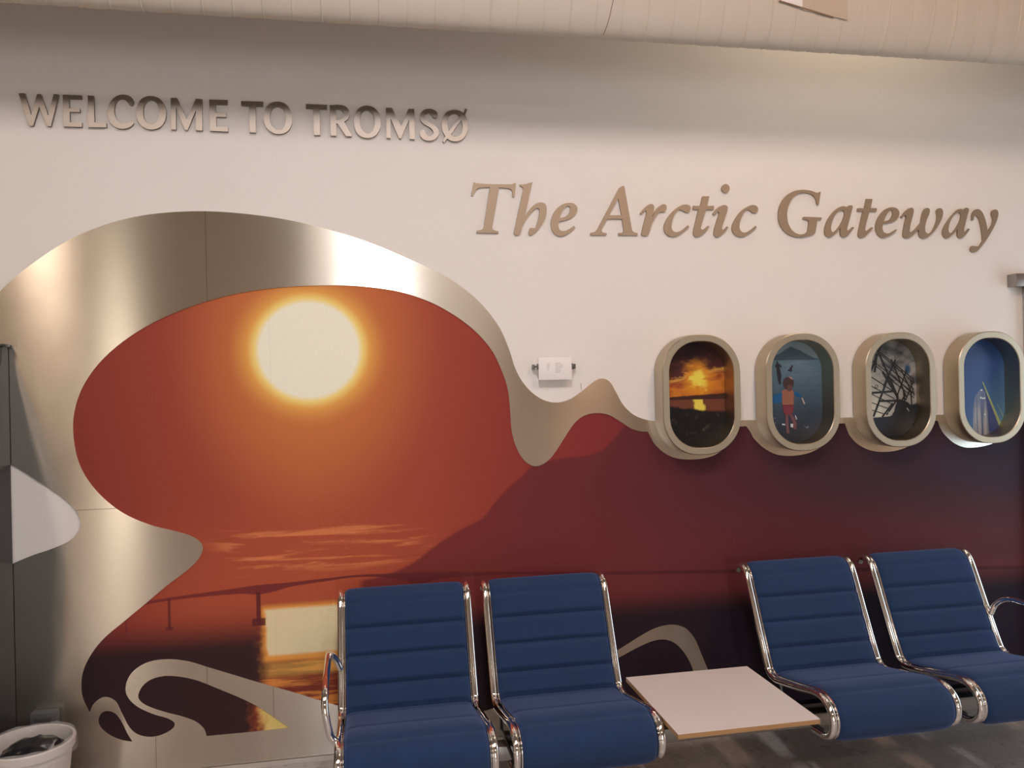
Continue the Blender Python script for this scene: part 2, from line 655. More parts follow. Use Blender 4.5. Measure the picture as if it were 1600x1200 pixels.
# ------------------------------------------------------------------ the room
XL, XR, YB, ZC = -4.3, 4.4, -9.0, 3.85
struct(box('wall_back', XL - .1, XR + .1, 0.0, 0.12, -0.0, ZC + .1, MAT_WALL))
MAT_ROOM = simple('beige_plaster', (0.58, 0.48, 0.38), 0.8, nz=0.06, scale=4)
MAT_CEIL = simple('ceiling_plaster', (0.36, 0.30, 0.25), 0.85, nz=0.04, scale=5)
struct(box('floor', XL - .1, XR + .1, YB - .1, 0.12, -0.1, 0.0, m_floor()))
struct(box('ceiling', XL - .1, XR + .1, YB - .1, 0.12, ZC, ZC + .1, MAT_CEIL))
struct(box('wall_left', XL - .1, XL, YB, 0.0, 0.0, ZC, MAT_ROOM))
struct(box('wall_right', XR, XR + .1, YB, 0.0, 0.0, ZC, MAT_ROOM))
struct(box('wall_front', XL - .1, XR + .1, YB - .1, YB, 0.0, ZC, MAT_ROOM))
struct(box('baseboard_back', -1.30, 3.6, -0.012, -0.0005, 0.0005, 0.022, simple('aluminium_strip', (0.72, 0.66, 0.60), 0.35, 0.7, nz=0.04)))


def m_glow(name, col, s):
    g = G(name)
    g.coords()
    n = g.noise(1, 1, 1, scale=2)
    g.out((0.8, 0.8, 0.8, 1), 0.3, Emission_Color=col, Emission_Strength=n * (0.3 * s) + s * 0.85)
    return g.mat


# glazed openings in the wall behind the camera (seen as streaks in the steel)
def window(name, x0, x1, z0, z1, col, s):
    w = struct(obj(name, bm_box(bmesh.new(), x0, x1, YB + .002, YB + .02, z0, z1), m_glow(name + '_glass', col, s), smooth=False))
    fr = bmesh.new()
    for (a, b, c, d) in ((x0 - .05, x0, z0 - .05, z1 + .05), (x1, x1 + .05, z0 - .05, z1 + .05), (x0, x1, z0 - .05, z0), (x0, x1, z1, z1 + .05)):
        bm_box(fr, a, b, YB + .002, YB + .05, c, d)
    struct(obj('window_frame', fr, MAT_DARKSTEEL, w, smooth=False))
    return w


window('window_2', -3.58, -3.25, 0.1, 2.6, (1.0, 0.86, 0.70, 1), 5)
window('window_1', 0.04, 0.48, 0.6, 2.9, (0.93, 0.97, 1.0, 1), 14)
struct(obj('added_glow_panel', bm_box(bmesh.new(), XR - .02, XR - .002, -1.7, -.3, .02, 2.1), m_glow('added_cool_glow', (0.62, 0.85, 1.0, 1), 1.0), smooth=False))  # glowing panel out of view, added to go with the cool light

# ------------------------------------------------------------------ mural panel
band_bottom = [   # boundary of mural against the wave of steel (pixels of the photograph)
]
mural_loop = [(112, 1178), (112, 1020), (180, 960), (240, 890), (250, 850), (170, 810), (138, 775), (108, 720), (106, 620), (150, 530), (180, 500), (300, 420), (560, 420), (745, 480), (800, 600), (860, 650), (930, 620), (975, 655), (1030, 663)]
strip_x = [(1175, 661), (1330, 657.5), (1480, 653)]
mural_pts = [PX(*p) for p in mural_loop + strip_x]
mural_pts += [(3.55, PX(1480, 653)[1]), (3.55, 0.03), (PX(108, 1178)[0], 0.03)]
mural = plate('mural_print', [[Vector(p) for p in mural_pts]], -0.004, 0.0035, MAT_MURAL)
tag(mural, 'large red-orange sunset print with sun, bridge and mountain on the wall', 'mural')

# ------------------------------------------------------------------ steel wave
SY = -0.008
outer = [(-70, 560), (-40, 505), (0, 455), (60, 405), (130, 364), (215, 338), (310, 330), (400, 336), (480, 350), (560, 373), (640, 405), (700, 434), (745, 468),
         (778, 508), (795, 545), (806, 578), (822, 604), (845, 623), (868, 629), (890, 624), (912, 609), (930, 595), (942, 591.5), (953, 597),
         (962, 612), (974, 633), (990, 648), (1010, 656), (1030, 658.5, 1), (1170, 656.5, 1), (1320, 652.5, 1), (1470, 648, 1), (1575, 645, 1), (1576, 652, 1)]
# lower edge of the strip with the collars under the four portholes (right to left)
def collar(xl, yl, pts, xr, yr):
    return [(xr, yr, 1)] + pts + [(xl, yl, 1)]
lower = []
lower += [(1575, 655, 1)]
lower += collar(1465, 657.5, [(1572, 672), (1562, 686), (1545, 695), (1512, 699.5), (1492, 693), (1475, 678), (1469, 668)], 1574, 660)
lower += collar(1320, 661.5, [(1440, 680), (1420, 697), (1395, 705), (1366, 705), (1343, 696), (1328, 681), (1323, 670)], 1446, 658)
lower += collar(1166, 666, [(1296, 685), (1277, 702), (1250, 711), (1217, 711), (1195, 701), (1178, 685), (1172, 674)], 1302, 662)
lower += collar(1012, 674.5, [(1140, 690), (1122, 708), (1098, 716.5), (1062, 717), (1040, 709), (1023, 694), (1016, 682)], 1148, 667)
inner_edge = [(1000, 674), (985, 669), (968, 658), (950, 648), (930, 645.5), (912, 650), (898, 661), (884, 681), (870, 703), (856, 720), (838, 728.5),
              (822, 722), (809, 704), (800, 676), (797, 640), (793, 607), (783, 577), (768, 547), (745, 520), (712, 494), (670, 471), (620, 455),
              (560, 447), (500, 446), (430, 450), (360, 461), (290, 482), (225, 512), (170, 552), (134, 596), (117, 640), (115, 682), (125, 727),
              (150, 766), (190, 800), (235, 820), (275, 830), (300, 838), (314, 848), (317, 858), (309, 875), (290, 893), (262, 914), (230, 941), (195, 970), (160, 1000),
              (138, 1030), (128, 1058), (129, 1088), (140, 1113, 1), (147, 1099), (163, 1089), (180, 1095), (190, 1113), (203, 1137), (217, 1148), (240, 1151),
              (263, 1143), (273, 1132), (263, 1123), (240, 1116), (213, 1103), (198, 1086), (197, 1069), (207, 1050), (230, 1035), (260, 1030), (293, 1033),
              (327, 1043), (367, 1055), (400, 1065), (460, 1082), (519, 1100), (600, 1119), (690, 1121), (760, 1110), (850, 1075), (920, 1040), (968, 1014), (1000, 994), (1025, 981),
              (1050, 976), (1070, 981), (1085, 997), (1096, 1022), (1106, 1046), (1118, 1075), (1140, 1100), (1200, 1112, 1)]
bottom = [(PX(1240, 1115, SY)[0], 0.024), (PX(-70, 1240, SY)[0], 0.024)]
# left side, hidden behind the kiosk, with the white notch of bare wall cut in
left_px = [(-70, 925, 1), (-30, 905), (15, 883), (50, 868), (85, 856), (112, 842), (125, 822), (121, 802), (103, 782), (68, 757), (15, 724), (-30, 700), (-70, 680, 1)]
px2 = lambda L: [tuple(at_y(p[0], p[1], SY)) + tuple(p[2:]) for p in L]
loopA = px2(outer) + px2(lower) + px2(inner_edge) + [bottom[0] + (1,), bottom[1] + (1,)] + px2(left_px)
eye_px = [(154, 1127), (158, 1115), (167, 1111), (180, 1115), (190, 1128), (199, 1146), (207, 1159, 1), (190, 1156), (173, 1149), (160, 1139)]
leaf_px = [(216, 1087), (223, 1072), (238, 1061), (262, 1056), (300, 1061), (333, 1073), (397, 1101), (452, 1137, 1), (397, 1143), (323, 1150, 1), (319, 1139),
           (307, 1128), (287, 1120), (260, 1113), (233, 1104), (220, 1096)]
rib_px = [(968, 1027), (1000, 1010), (1022, 1001), (1040, 999.5), (1056, 1006), (1069, 1020), (1078, 1035), (1083, 1050), (1080, 1085), (1040, 1105), (980, 1108), (930, 1090), (920, 1060), (940, 1042)]
loops = [cr_closed(loopA, 7)] + [cr_closed(px2(l), 7) for l in (eye_px, leaf_px, rib_px)]
wave = plate('steel_wave', loops, SY, 0.0035, MAT_METAL)
tag(wave, 'brushed steel wave-shaped cut-out sheet framing the sunset mural', 'wall panel')

# ------------------------------------------------------------------ letters
def crop(ox, oy, pts):
    return [(ox + p[0] / 8.0, oy + p[1] / 8.0) + tuple(p[2:]) for p in pts]


def hard(pts):
    return [(p[0], p[1], 1) for p in pts]


def circ(cx, cy, rx, ry, n=20):
    return [(cx + rx * cos(2 * pi * k / n), cy + ry * sin(2 * pi * k / n)) for k in range(n)]


A, B, C_, D_ = (20, 130), (200, 130), (380, 140), (560, 140)
W1 = [
 ('W', A, [hard([(70, 125), (148, 125), (228, 400), (303, 135), (350, 135), (440, 405), (510, 135), (573, 140), (475, 537), (428, 535), (328, 290), (252, 533), (203, 530)])], 'first letter of WELCOME'),
 ('E', A, [hard([(622, 143), (858, 152), (857, 195), (703, 193), (703, 312), (838, 318), (835, 360), (710, 358), (712, 487), (865, 490), (862, 547), (632, 540)])], 'right after the W'),
 ('L', A, [hard([(935, 152), (1012, 158), (1020, 490), (1172, 500), (1168, 550), (940, 550)])], 'the only L on the wall'),
 ('C', A, [[(1508, 215), (1465, 165), (1380, 142), (1290, 165), (1215, 240), (1183, 350), (1205, 460), (1270, 540), (1370, 570), (1460, 548), (1505, 510), (1505, 485), (1475, 478), (1430, 500), (1370, 507), (1312, 470), (1275, 400), (1268, 320), (1288, 240), (1330, 198), (1380, 195), (1420, 222), (1450, 262), (1480, 275), (1505, 255)]], 'capital C of WELCOME'),
 ('O', B, [[(285, 160), (390, 190), (455, 270), (478, 370), (460, 470), (395, 550), (295, 578), (195, 550), (125, 470), (98, 370), (120, 265), (185, 185)],
           [(290, 208), (345, 235), (380, 300), (388, 380), (375, 450), (340, 500), (290, 518), (235, 495), (200, 440), (188, 360), (198, 285), (235, 228)]], 'round letter in WELCOME before its M'),
 ('M', B, [hard([(532, 183), (612, 183), (735, 450), (848, 192), (927, 200), (930, 592), (850, 588), (848, 335), (745, 585), (712, 585), (600, 300), (600, 578), (540, 578)])], 'in WELCOME between O and E'),
 ('E', B, [hard([(1013, 203), (1245, 210), (1240, 265), (1098, 262), (1100, 368), (1228, 375), (1225, 422), (1100, 420), (1105, 545), (1252, 550), (1250, 605), (1025, 595)])], 'last letter of WELCOME'),
 ('T', C_, [hard([(-28, 142), (248, 150), (246, 205), (155, 205), (158, 538), (80, 532), (72, 200), (-28, 195)])], 'first letter of the word TO'),
 ('O', C_, [[(430, 150), (530, 180), (592, 260), (612, 355), (600, 450), (540, 530), (440, 555), (350, 530), (280, 455), (253, 350), (270, 250), (335, 175)],
            [(430, 208), (490, 235), (522, 300), (532, 370), (518, 450), (480, 498), (435, 505), (385, 480), (345, 420), (333, 345), (345, 275), (380, 225)]], 'second letter of the word TO'),
 ('T', C_, [hard([(782, 178), (1048, 190), (1045, 243), (958, 240), (962, 568), (885, 568), (872, 235), (785, 232)])], 'first letter of the third word'),
 ('R', C_, [[(1080, 195, 1), (1180, 188, 1), (1265, 203), (1315, 245), (1332, 305), (1310, 365), (1262, 402, 1), (1358, 575, 1), (1350, 585, 1), (1285, 583, 1), (1180, 425, 1), (1163, 425, 1), (1165, 578, 1), (1095, 575, 1)],
            [(1158, 240, 1), (1205, 244), (1240, 268), (1255, 310), (1240, 355), (1205, 376), (1162, 380, 1)]], 'the only R of the steel capitals'),
 ('O', D_, [[(100, 200), (195, 225), (260, 300), (283, 400), (265, 500), (205, 580), (115, 605), (20, 580), (-35, 510), (-56, 400), (-40, 300), (15, 225)],
            [(110, 255), (165, 285), (200, 350), (208, 420), (192, 490), (160, 535), (115, 548), (70, 525), (30, 470), (17, 390), (28, 310), (62, 268)]], 'round letter between R and M'),
 ('M', D_, [hard([(343, 225), (418, 228), (537, 460), (625, 240), (698, 240), (705, 620), (640, 618), (632, 375), (532, 610), (510, 608), (400, 360), (405, 608), (352, 605)])], 'between the last plain O and the S'),
 ('S', D_, [[(990, 335), (985, 290), (945, 252), (880, 238), (810, 258), (772, 315), (775, 380), (820, 430), (880, 465), (928, 505), (938, 548), (912, 578), (872, 580), (842, 548), (822, 510), (795, 503), (770, 530), (780, 590), (830, 630), (900, 638), (965, 615), (1003, 560), (1000, 500), (960, 450), (890, 405), (845, 370), (835, 332), (850, 300), (885, 290), (915, 315), (940, 347), (970, 355)]], 'the only S on the wall'),
 ('O slash', D_, [[(1205, 252), (1262, 262), (1312, 290, 1), (1335, 235, 1), (1362, 245, 1), (1335, 315, 1), (1362, 380), (1372, 460), (1350, 550), (1300, 620), (1220, 648), (1155, 637), (1108, 610, 1), (1075, 662, 1), (1055, 645, 1), (1088, 585, 1), (1055, 520), (1040, 440), (1055, 350), (1100, 285), (1150, 260)],
            [(1130, 520, 1), (1114, 440), (1122, 360), (1155, 312), (1205, 295), (1243, 307), (1268, 332, 1)],
            [(1287, 378, 1), (1302, 440), (1300, 500), (1275, 565), (1220, 592), (1184, 585), (1157, 560, 1)]], 'slashed O ending the top line'),
]
E_, F_, G_, H_, I_ = (725, 270), (910, 270), (1050, 270), (1200, 280), (1380, 290)
c_shape = [(1075, 440), (1045, 407), (980, 408), (880, 465), (795, 570), (752, 680), (780, 765), (870, 802), (960, 765), (1060, 682, 1), (1048, 662, 1), (960, 728), (890, 745), (848, 700), (852, 610), (890, 515), (935, 462), (970, 470), (1010, 497), (1050, 500), (1073, 475)]
W2 = [
 ('T', E_, [[(122, 115, 1), (150, 130, 1), (250, 137), (400, 143), (600, 143, 1), (632, 130, 1), (650, 130, 1), (632, 303, 1), (608, 300, 1), (605, 240), (588, 205), (540, 190), (437, 184, 1), (352, 680, 1), (362, 708), (395, 722), (432, 730, 1), (430, 755, 1), (157, 748, 1), (162, 720, 1), (210, 714), (236, 700), (250, 670, 1), (325, 180, 1), (230, 180), (170, 195), (140, 230), (112, 288, 1), (90, 285, 1)]], 'tall italic capital T starting the second line'),
 ('h', E_, [[(698, 148, 1), (770, 140), (855, 115, 1), (760, 540, 1), (830, 445), (895, 388), (965, 370), (1020, 395), (1033, 470), (1010, 580), (950, 680), (885, 748), (835, 778), (808, 758), (815, 720), (828, 688, 1), (893, 693, 1), (930, 580), (945, 480), (932, 442), (890, 450), (830, 510), (765, 600), (722, 690), (703, 762), (688, 775), (640, 775), (625, 755), (640, 680), (740, 215, 1), (735, 182), (702, 165, 1)]], 'the only h'),
 ('e', E_, [[(1320, 375), (1385, 392), (1417, 440), (1403, 505), (1350, 558), (1270, 592), (1188, 605, 1), (1178, 650), (1195, 708), (1240, 728), (1300, 710), (1375, 660, 1), (1392, 685, 1), (1320, 745), (1250, 783), (1180, 788), (1118, 745), (1088, 660), (1100, 560), (1150, 460), (1230, 395)],
            [(1195, 570, 1), (1217, 500), (1260, 435), (1305, 412), (1330, 438), (1320, 490), (1270, 545)]], 'small e ending the word The'),
 ('A', F_, [[(485, 172, 1), (518, 160, 1), (528, 185, 1), (615, 680, 1), (632, 732), (692, 755, 1), (690, 782, 1), (452, 778, 1), (455, 752, 1), (500, 745), (518, 725, 1), (497, 575, 1), (312, 575, 1), (245, 700), (245, 738), (305, 755, 1), (302, 778, 1), (103, 778, 1), (108, 748, 1), (155, 738), (192, 700, 1), (460, 190, 1)],
            hard([(447, 315), (490, 530), (335, 530)])], 'italic capital A'),
 ('r', F_, [[(722, 500, 1), (790, 425), (855, 388), (893, 408), (895, 460), (872, 560, 1), (930, 450), (1000, 395), (1045, 402), (1050, 450), (1025, 490), (985, 486), (955, 500), (910, 560), (865, 650), (832, 758), (812, 785), (752, 785), (738, 765), (800, 505), (798, 475), (778, 480), (735, 525, 1)]], 'the only small r'),
 ('c', (F_[0], F_[1]), [[(1350, 420), (1310, 398), (1240, 405), (1150, 465), (1060, 570), (1020, 680), (1050, 765), (1130, 798), (1220, 770), (1335, 680, 1), (1322, 655, 1), (1230, 725), (1160, 740), (1118, 700), (1122, 610), (1160, 510), (1210, 460), (1245, 468), (1290, 493), (1330, 495), (1350, 465)]], 'small c before a t'),
 ('t', G_, [[(383, 293, 1), (468, 293, 1), (440, 415, 1), (527, 412, 1), (522, 460, 1), (428, 458, 1), (362, 680), (372, 708), (400, 703), (455, 660, 1), (467, 672, 1), (430, 730), (360, 785), (310, 802), (278, 785), (268, 745), (290, 640), (333, 458, 1), (265, 455, 1), (268, 412, 1), (355, 412, 1)]], 'small t beside the i'),
 ('i', G_, [[(508, 510, 1), (570, 440), (645, 403), (690, 415), (695, 460), (652, 600), (625, 685), (638, 712), (690, 668, 1), (705, 685, 1), (640, 760), (572, 802), (532, 785), (525, 735), (555, 620), (590, 505), (580, 485), (525, 532, 1)], circ(672, 195, 50, 55)], 'small dotted i'),
 ('c', G_, [c_shape], 'small c ending the middle word'),
 ('G', H_, [[(660, 160, 1), (635, 320, 1), (615, 318, 1), (600, 250), (560, 197), (480, 172), (400, 175), (320, 222), (262, 320), (240, 430), (255, 550), (310, 645), (390, 688), (460, 680), (498, 650, 1), (512, 530), (495, 507), (440, 500, 1), (445, 470, 1), (672, 478, 1), (668, 508, 1), (615, 515, 1), (592, 660), (570, 688), (500, 710), (400, 727), (290, 705), (200, 640), (147, 550), (130, 440), (155, 320), (220, 217), (320, 152), (430, 132), (530, 142), (615, 172, 1), (655, 155, 1)]], 'italic capital G'),
 ('a', H_, [[(995, 345, 1), (970, 342), (930, 337), (860, 372), (770, 470), (718, 590), (715, 680), (760, 725), (820, 700), (908, 608, 1), (905, 660), (912, 705), (945, 727), (990, 710), (1078, 605, 1), (1060, 595, 1), (1012, 638), (992, 635), (1000, 580), (1062, 345, 1), (1052, 326, 1), (1018, 326, 1)],
            [(940, 390), (960, 420), (945, 490), (905, 570), (850, 640), (808, 660), (788, 620), (800, 540), (840, 450), (890, 400)]], 'small a after the G'),
 ('t', H_, [[(1232, 245, 1), (1308, 247, 1), (1283, 362, 1), (1363, 362, 1), (1355, 405, 1), (1270, 402, 1), (1215, 615), (1225, 643), (1250, 637), (1300, 597, 1), (1315, 610, 1), (1250, 680), (1190, 730), (1152, 730), (1130, 700), (1145, 600), (1190, 402, 1), (1120, 400, 1), (1125, 362, 1), (1208, 362, 1)]], 'small t of the last word'),
 ('e', I_, [[(110, 270), (175, 287), (202, 335), (188, 400), (140, 448), (60, 470), (2, 480, 1), (-8, 530), (12, 583), (60, 598), (105, 582), (165, 545, 1), (172, 558, 1), (110, 610), (40, 643), (-15, 650), (-68, 605), (-92, 520), (-65, 410), (0, 320), (60, 280)],
            [(8, 448, 1), (35, 380), (75, 320), (105, 303), (122, 330), (115, 380), (80, 425)]], 'small e between t and w'),
 ('w', I_, [[(222, 390, 1), (285, 315), (350, 275), (380, 292), (378, 350), (345, 480), (333, 568), (345, 583), (400, 545), (470, 465, 1), (482, 400), (505, 315), (542, 280), (580, 292), (578, 350), (548, 420), (525, 520), (535, 583), (570, 598), (620, 560), (668, 450), (676, 380), (670, 315), (700, 282), (742, 300), (748, 360), (718, 450), (645, 565), (560, 643), (490, 658), (452, 620), (448, 545, 1), (360, 630), (300, 658), (257, 640), (252, 580), (275, 460), (290, 385), (275, 370), (235, 405, 1)]], 'the only small w'),
 ('a', I_, [[(1005, 303, 1), (970, 290), (920, 312), (830, 410), (757, 530), (748, 610), (788, 658), (840, 638), (935, 545, 1), (930, 600), (942, 648), (975, 658), (1020, 625), (1085, 545, 1), (1072, 535, 1), (1030, 578), (1012, 570), (1025, 490), (1075, 300, 1), (1065, 280, 1), (1035, 276, 1)],
            [(950, 335), (975, 362), (965, 430), (925, 510), (870, 583), (833, 590), (818, 550), (840, 450), (890, 368)]], 'small a between w and y'),
 ('y', I_, [[(1110, 430, 1), (1115, 355), (1150, 303), (1200, 297), (1245, 340), (1282, 440), (1310, 575, 1), (1360, 490), (1375, 425), (1357, 355), (1370, 312), (1410, 300), (1440, 330), (1430, 410), (1390, 510), (1310, 650), (1230, 760), (1160, 828), (1105, 825), (1095, 780), (1115, 752), (1160, 758), (1205, 750), (1248, 690, 1), (1240, 600), (1212, 450), (1178, 385), (1142, 378), (1130, 430, 1)]], 'last letter of the second line'),
]
for (lst, mat, yf, th, desc, grp) in ((W1, MAT_LETTER, -0.014, 0.0135, 'steel capital', 'steel capitals of the upper line'),
                                      (W2, MAT_BRONZE, -0.010, 0.0095, 'bronze italic letter', 'bronze italic letters of the lower line')):
    for (ch, org, lps, where) in lst:
        L3 = []
        for lp in lps:
            q = crop(org[0], org[1], lp)
            q = [tuple(at_y(p[0], p[1], yf)) + tuple(p[2:]) for p in q]
            L3.append(cr_closed(q, 6))
        cx = sum(p[0] for p in L3[0]) / len(L3[0])
        cz = sum(p[1] for p in L3[0]) / len(L3[0])
        o = plate('wall_letter', L3, yf, th, mat, bevel=0.0, origin=(cx, cz))
        tag(o, '%s %s, %s' % (desc, ch, where), 'letter', grp)

# ------------------------------------------------------------------ portholes
PW, PH, PD = 0.368, 0.534, 0.10
RIMW = 0.032
PZ = 1.485
PXC = [1.483, 1.973, 2.471, 2.959]


def ring_mesh(parent):
    """deep rounded frame: outer wall, front face, inner wall"""
    bm = bmesh.new()
    prof = [(0.0, 0.0), (0.0, -PD + .003), (0.003, -PD), (RIMW - .003, -PD), (RIMW, -PD + .003), (RIMW, -0.012), (RIMW, 0.0)]
    rings = []
    for (off, y) in prof:
        pts = rrect(0, 0, PW - 2 * off, PH - 2 * off, 0.168 - off * 0.95, 12)
        rings.append([bm.verts.new((p.x, y, p.y)) for p in pts])
    for a, b in zip(rings, rings[1:]):
        n = len(a)
        for k in range(n):
            bm.faces.new((a[k], a[(k + 1) % n], b[(k + 1) % n], b[k]))
    n = len(rings[0])
    for k in range(n):
        bm.faces.new((rings[-1][k], rings[-1][(k + 1) % n], rings[0][(k + 1) % n], rings[0][k]))
    return obj('frame', bm, MAT_RING, parent)


def poly(g_unused, bm, pts, mi, y=0.0):
    vs = [bm.verts.new((p[0], y, p[1])) for p in pts]
    f = bm.faces.new(vs)
    f.material_index = mi
    return f


IW, IH = PW - 2 * RIMW, PH - 2 * RIMW


def pm_sunset():
    g = G('porthole_print_sunset')
    x, y, z = g.coords()
    u, v = x / (IW / 2), z / (IH / 2)
    n = g.noise(1.0, 1, 2.2, scale=9, detail=6, rough=0.62, dist=0.4)
    n2 = g.noise(1, 1, 1, scale=30, detail=4, off=4)
    c = g.ramp(v + (n - .5) * 0.9 - u * 0.12, [(-0.15, alb((150, 70, 30))), (0.1, alb((205, 118, 40))), (0.27, alb((150, 66, 36))), (0.42, alb((214, 150, 70))),
                          (0.5, alb((90, 42, 36))), (0.75, alb((60, 32, 36))), (1.0, alb((34, 26, 32)))], -0.15, 1.0)
    du, dv = (u - 0.18) * 0.95, (v - 0.30) * 1.25
    r = (du * du + dv * dv).sqrt() + (n - .5) * 0.95
    c = g.mix(g.smooth(0.62, 0.2, r) * 0.85, c, alb((222, 140, 40)))
    c = g.mix(g.smooth(0.30, 0.12, r), c, alb((240, 212, 84)))
    hill = u * 0.0 - 0.02 + u * 0.03 + (n2 - .5) * 0.03
    land = g.smooth(0.01, -0.01, v - hill)
    c = g.mix(land, c, alb((66, 36, 32)))
    wat = g.smooth(0.0, -0.02, v + 0.09) * g.smooth(-0.36, -0.30, v)
    c = g.mix(wat, c, alb((112, 62, 44)))
    gl = g.smooth(0.20, 0.12, (u - 0.14 + (n2 - .5) * 0.25 + v * .18).abs()) * wat
    c = g.mix(gl, c, alb((232, 206, 84)))
    dk = g.smooth(0.02, -0.03, v + 0.28 + u * 0.09 + (n2 - .5) * 0.10)
    dl = g.smooth(0.02, -0.02, v + 0.0) * g.smooth(-0.76, -0.82, u)
    tex = g.mix(g.smooth(0.55, 0.75, n2), alb((24, 22, 24)), alb((70, 58, 54)))
    c = g.mix(dk.max(dl), c, tex)
    return g.out(c, 0.4, spec=0.3)


def pm_sea():
    g = G('porthole_print_sea')
    x, y, z = g.coords()
    u, v = x / (IW / 2), z / (IH / 2)
    n = g.noise(1, 1, 6, scale=16, detail=5, rough=0.6)
    n2 = g.noise(1, 1, 1, scale=26, detail=5, rough=0.65, off=5)
    n3 = g.noise(1, 1, 1, scale=8, detail=4, off=2)
    c = g.ramp(v, [(-1.0, alb((46, 46, 52))), (-0.45, alb((56, 66, 80))), (0.1, alb((78, 98, 112))), (0.6, alb((104, 126, 138)))], -1.0, 0.6)
    c = g.mix((n - .45) * 0.9, c, alb((30, 38, 50)))
    sky = g.smooth(0.66, 0.68, v)
    c = g.mix(sky, c, alb((138, 152, 158)))
    mt = g.smooth(0.02, -0.01, v - (0.90 - (u + 0.02).abs() * 0.30) - (n3 - .5) * 0.16) * g.smooth(0.62, 0.64, v)
    c = g.mix(mt * 0.9, c, alb((70, 86, 98)))
    sp = g.smooth(0.60, 0.72, n2) * g.smooth(-0.40, -0.55, v) * g.smooth(-1.0, -0.7, v)
    c = g.mix(sp, c, alb((178, 176, 180)))
    return g.out(c, 0.4, spec=0.3)


def pm_fence():
    g = G('porthole_print_clouds')
    x, y, z = g.coords()
    u, v = x / (IW / 2), z / (IH / 2)
    n = g.noise(1, 1, 1.6, scale=7, detail=5, rough=0.6, off=1)
    c = g.mix(g.smooth(-0.9, 0.1, u * 0.7 + v * .9), alb((206, 198, 182)), alb((150, 144, 138)))
    c = g.mix(g.smooth(0.42, 0.62, n) * g.smooth(-0.2, 0.3, v + u * .4), c, alb((72, 74, 78)))
    du, dv = u - 0.70, v - 0.40
    c = g.mix(g.smooth(0.16, 0.05, (du * du + dv * dv).sqrt()), c, alb((46, 74, 98)))
    n2 = g.noise(1, 1, 1, scale=30, detail=4, off=4)
    gd = g.smooth(0.03, -0.03, v + 0.56 - (u * 0.28).max(0.0) + (n2 - .5) * 0.12)
    c = g.mix(gd, c, g.mix(n2, alb((16, 20, 26)), alb((36, 42, 48))))
    return g.out(c, 0.4, spec=0.3)


TOWER_U = (at_y(1470 + 385 / 6, 510 + 700 / 6, -0.013)[0] - PXC[3]) / (IW / 2)


def pm_blue():
    g = G('porthole_print_blue_sky')
    x, y, z = g.coords()
    u, v = x / (IW / 2), z / (IH / 2)
    n = g.noise(1, 1, 1, scale=4, detail=3)
    c = g.ramp(v * -0.5 + u * 0.45 + (n - .5) * .2, [(-0.6, alb((34, 60, 112))), (0.1, alb((44, 78, 128))), (0.8, alb((84, 124, 150)))], -0.6, 0.8)
    c = g.mix(g.smooth(-0.5, -0.85, u) * g.smooth(0.1, -0.1, v) * 0.8, c, alb((50, 66, 74)))
    # ribbed ice tower
    half = g.curve(v, [(-1.0, 0.34), (-0.6, 0.32), (-0.3, 0.28), (-0.18, 0.22), (-0.10, 0.12), (-0.05, 0.05), (0.0, 0.0)], -1.0, 0.0, -0.1, 0.5)
    tower = g.smooth(0.02, -0.02, (u - TOWER_U).abs() - half) * g.smooth(-0.02, -0.04, v)
    rib = g.noise(60, 1, 3, scale=1, detail=3, off=3)
    wt = g.mix(g.smooth(0.35, 0.65, rib), alb((74, 82, 108)), alb((168, 160, 158)))
    wt = g.mix(g.smooth(-0.55, -0.25, v) * 0.7, wt, alb((98, 104, 136)))
    c = g.mix(tower * 0.85, c, wt)
    for (uu, v0, v1) in ((-0.80, -0.9, 0.08), (-0.72, -0.9, 0.12), (-0.86, -0.8, 0.0)):
        m = g.smooth(0.025, 0.008, (u - uu).abs()) * g.smooth(v0, v0 + .1, v) * g.smooth(v1, v1 - .1, v)
        c = g.mix(m * 0.6, c, alb((120, 140, 90)))
    return g.out(c, 0.35, spec=0.4)


pic_mats = [pm_sunset(), pm_sea(), pm_fence(), pm_blue()]
flat = {}
def fm(name, c):
    if name not in flat:
        flat[name] = simple('print_' + name, alb(c), 0.45, nz=0.12, scale=60)
    return flat[name]


def thick_line(a, b, w0, w1=None):
    a, b = Vector(a), Vector(b)
    w1 = w1 or w0
    d = (b - a).normalized()
    p = Vector((-d.y, d.x))
    return [a + p * w0 / 2, b + p * w1 / 2, b - p * w1 / 2, a - p * w0 / 2]


# normalised figure coordinates from the photograph: (zoom px of a 780x1200 crop) -> porthole-local metres
def from_crop(ox, oy, cx):
    def f(u, v, Y=-0.013):
        X, Z = at_y(ox + u / 6.0, oy + v / 6.0, Y)
        return (X - cx, Z - PZ)
    return f


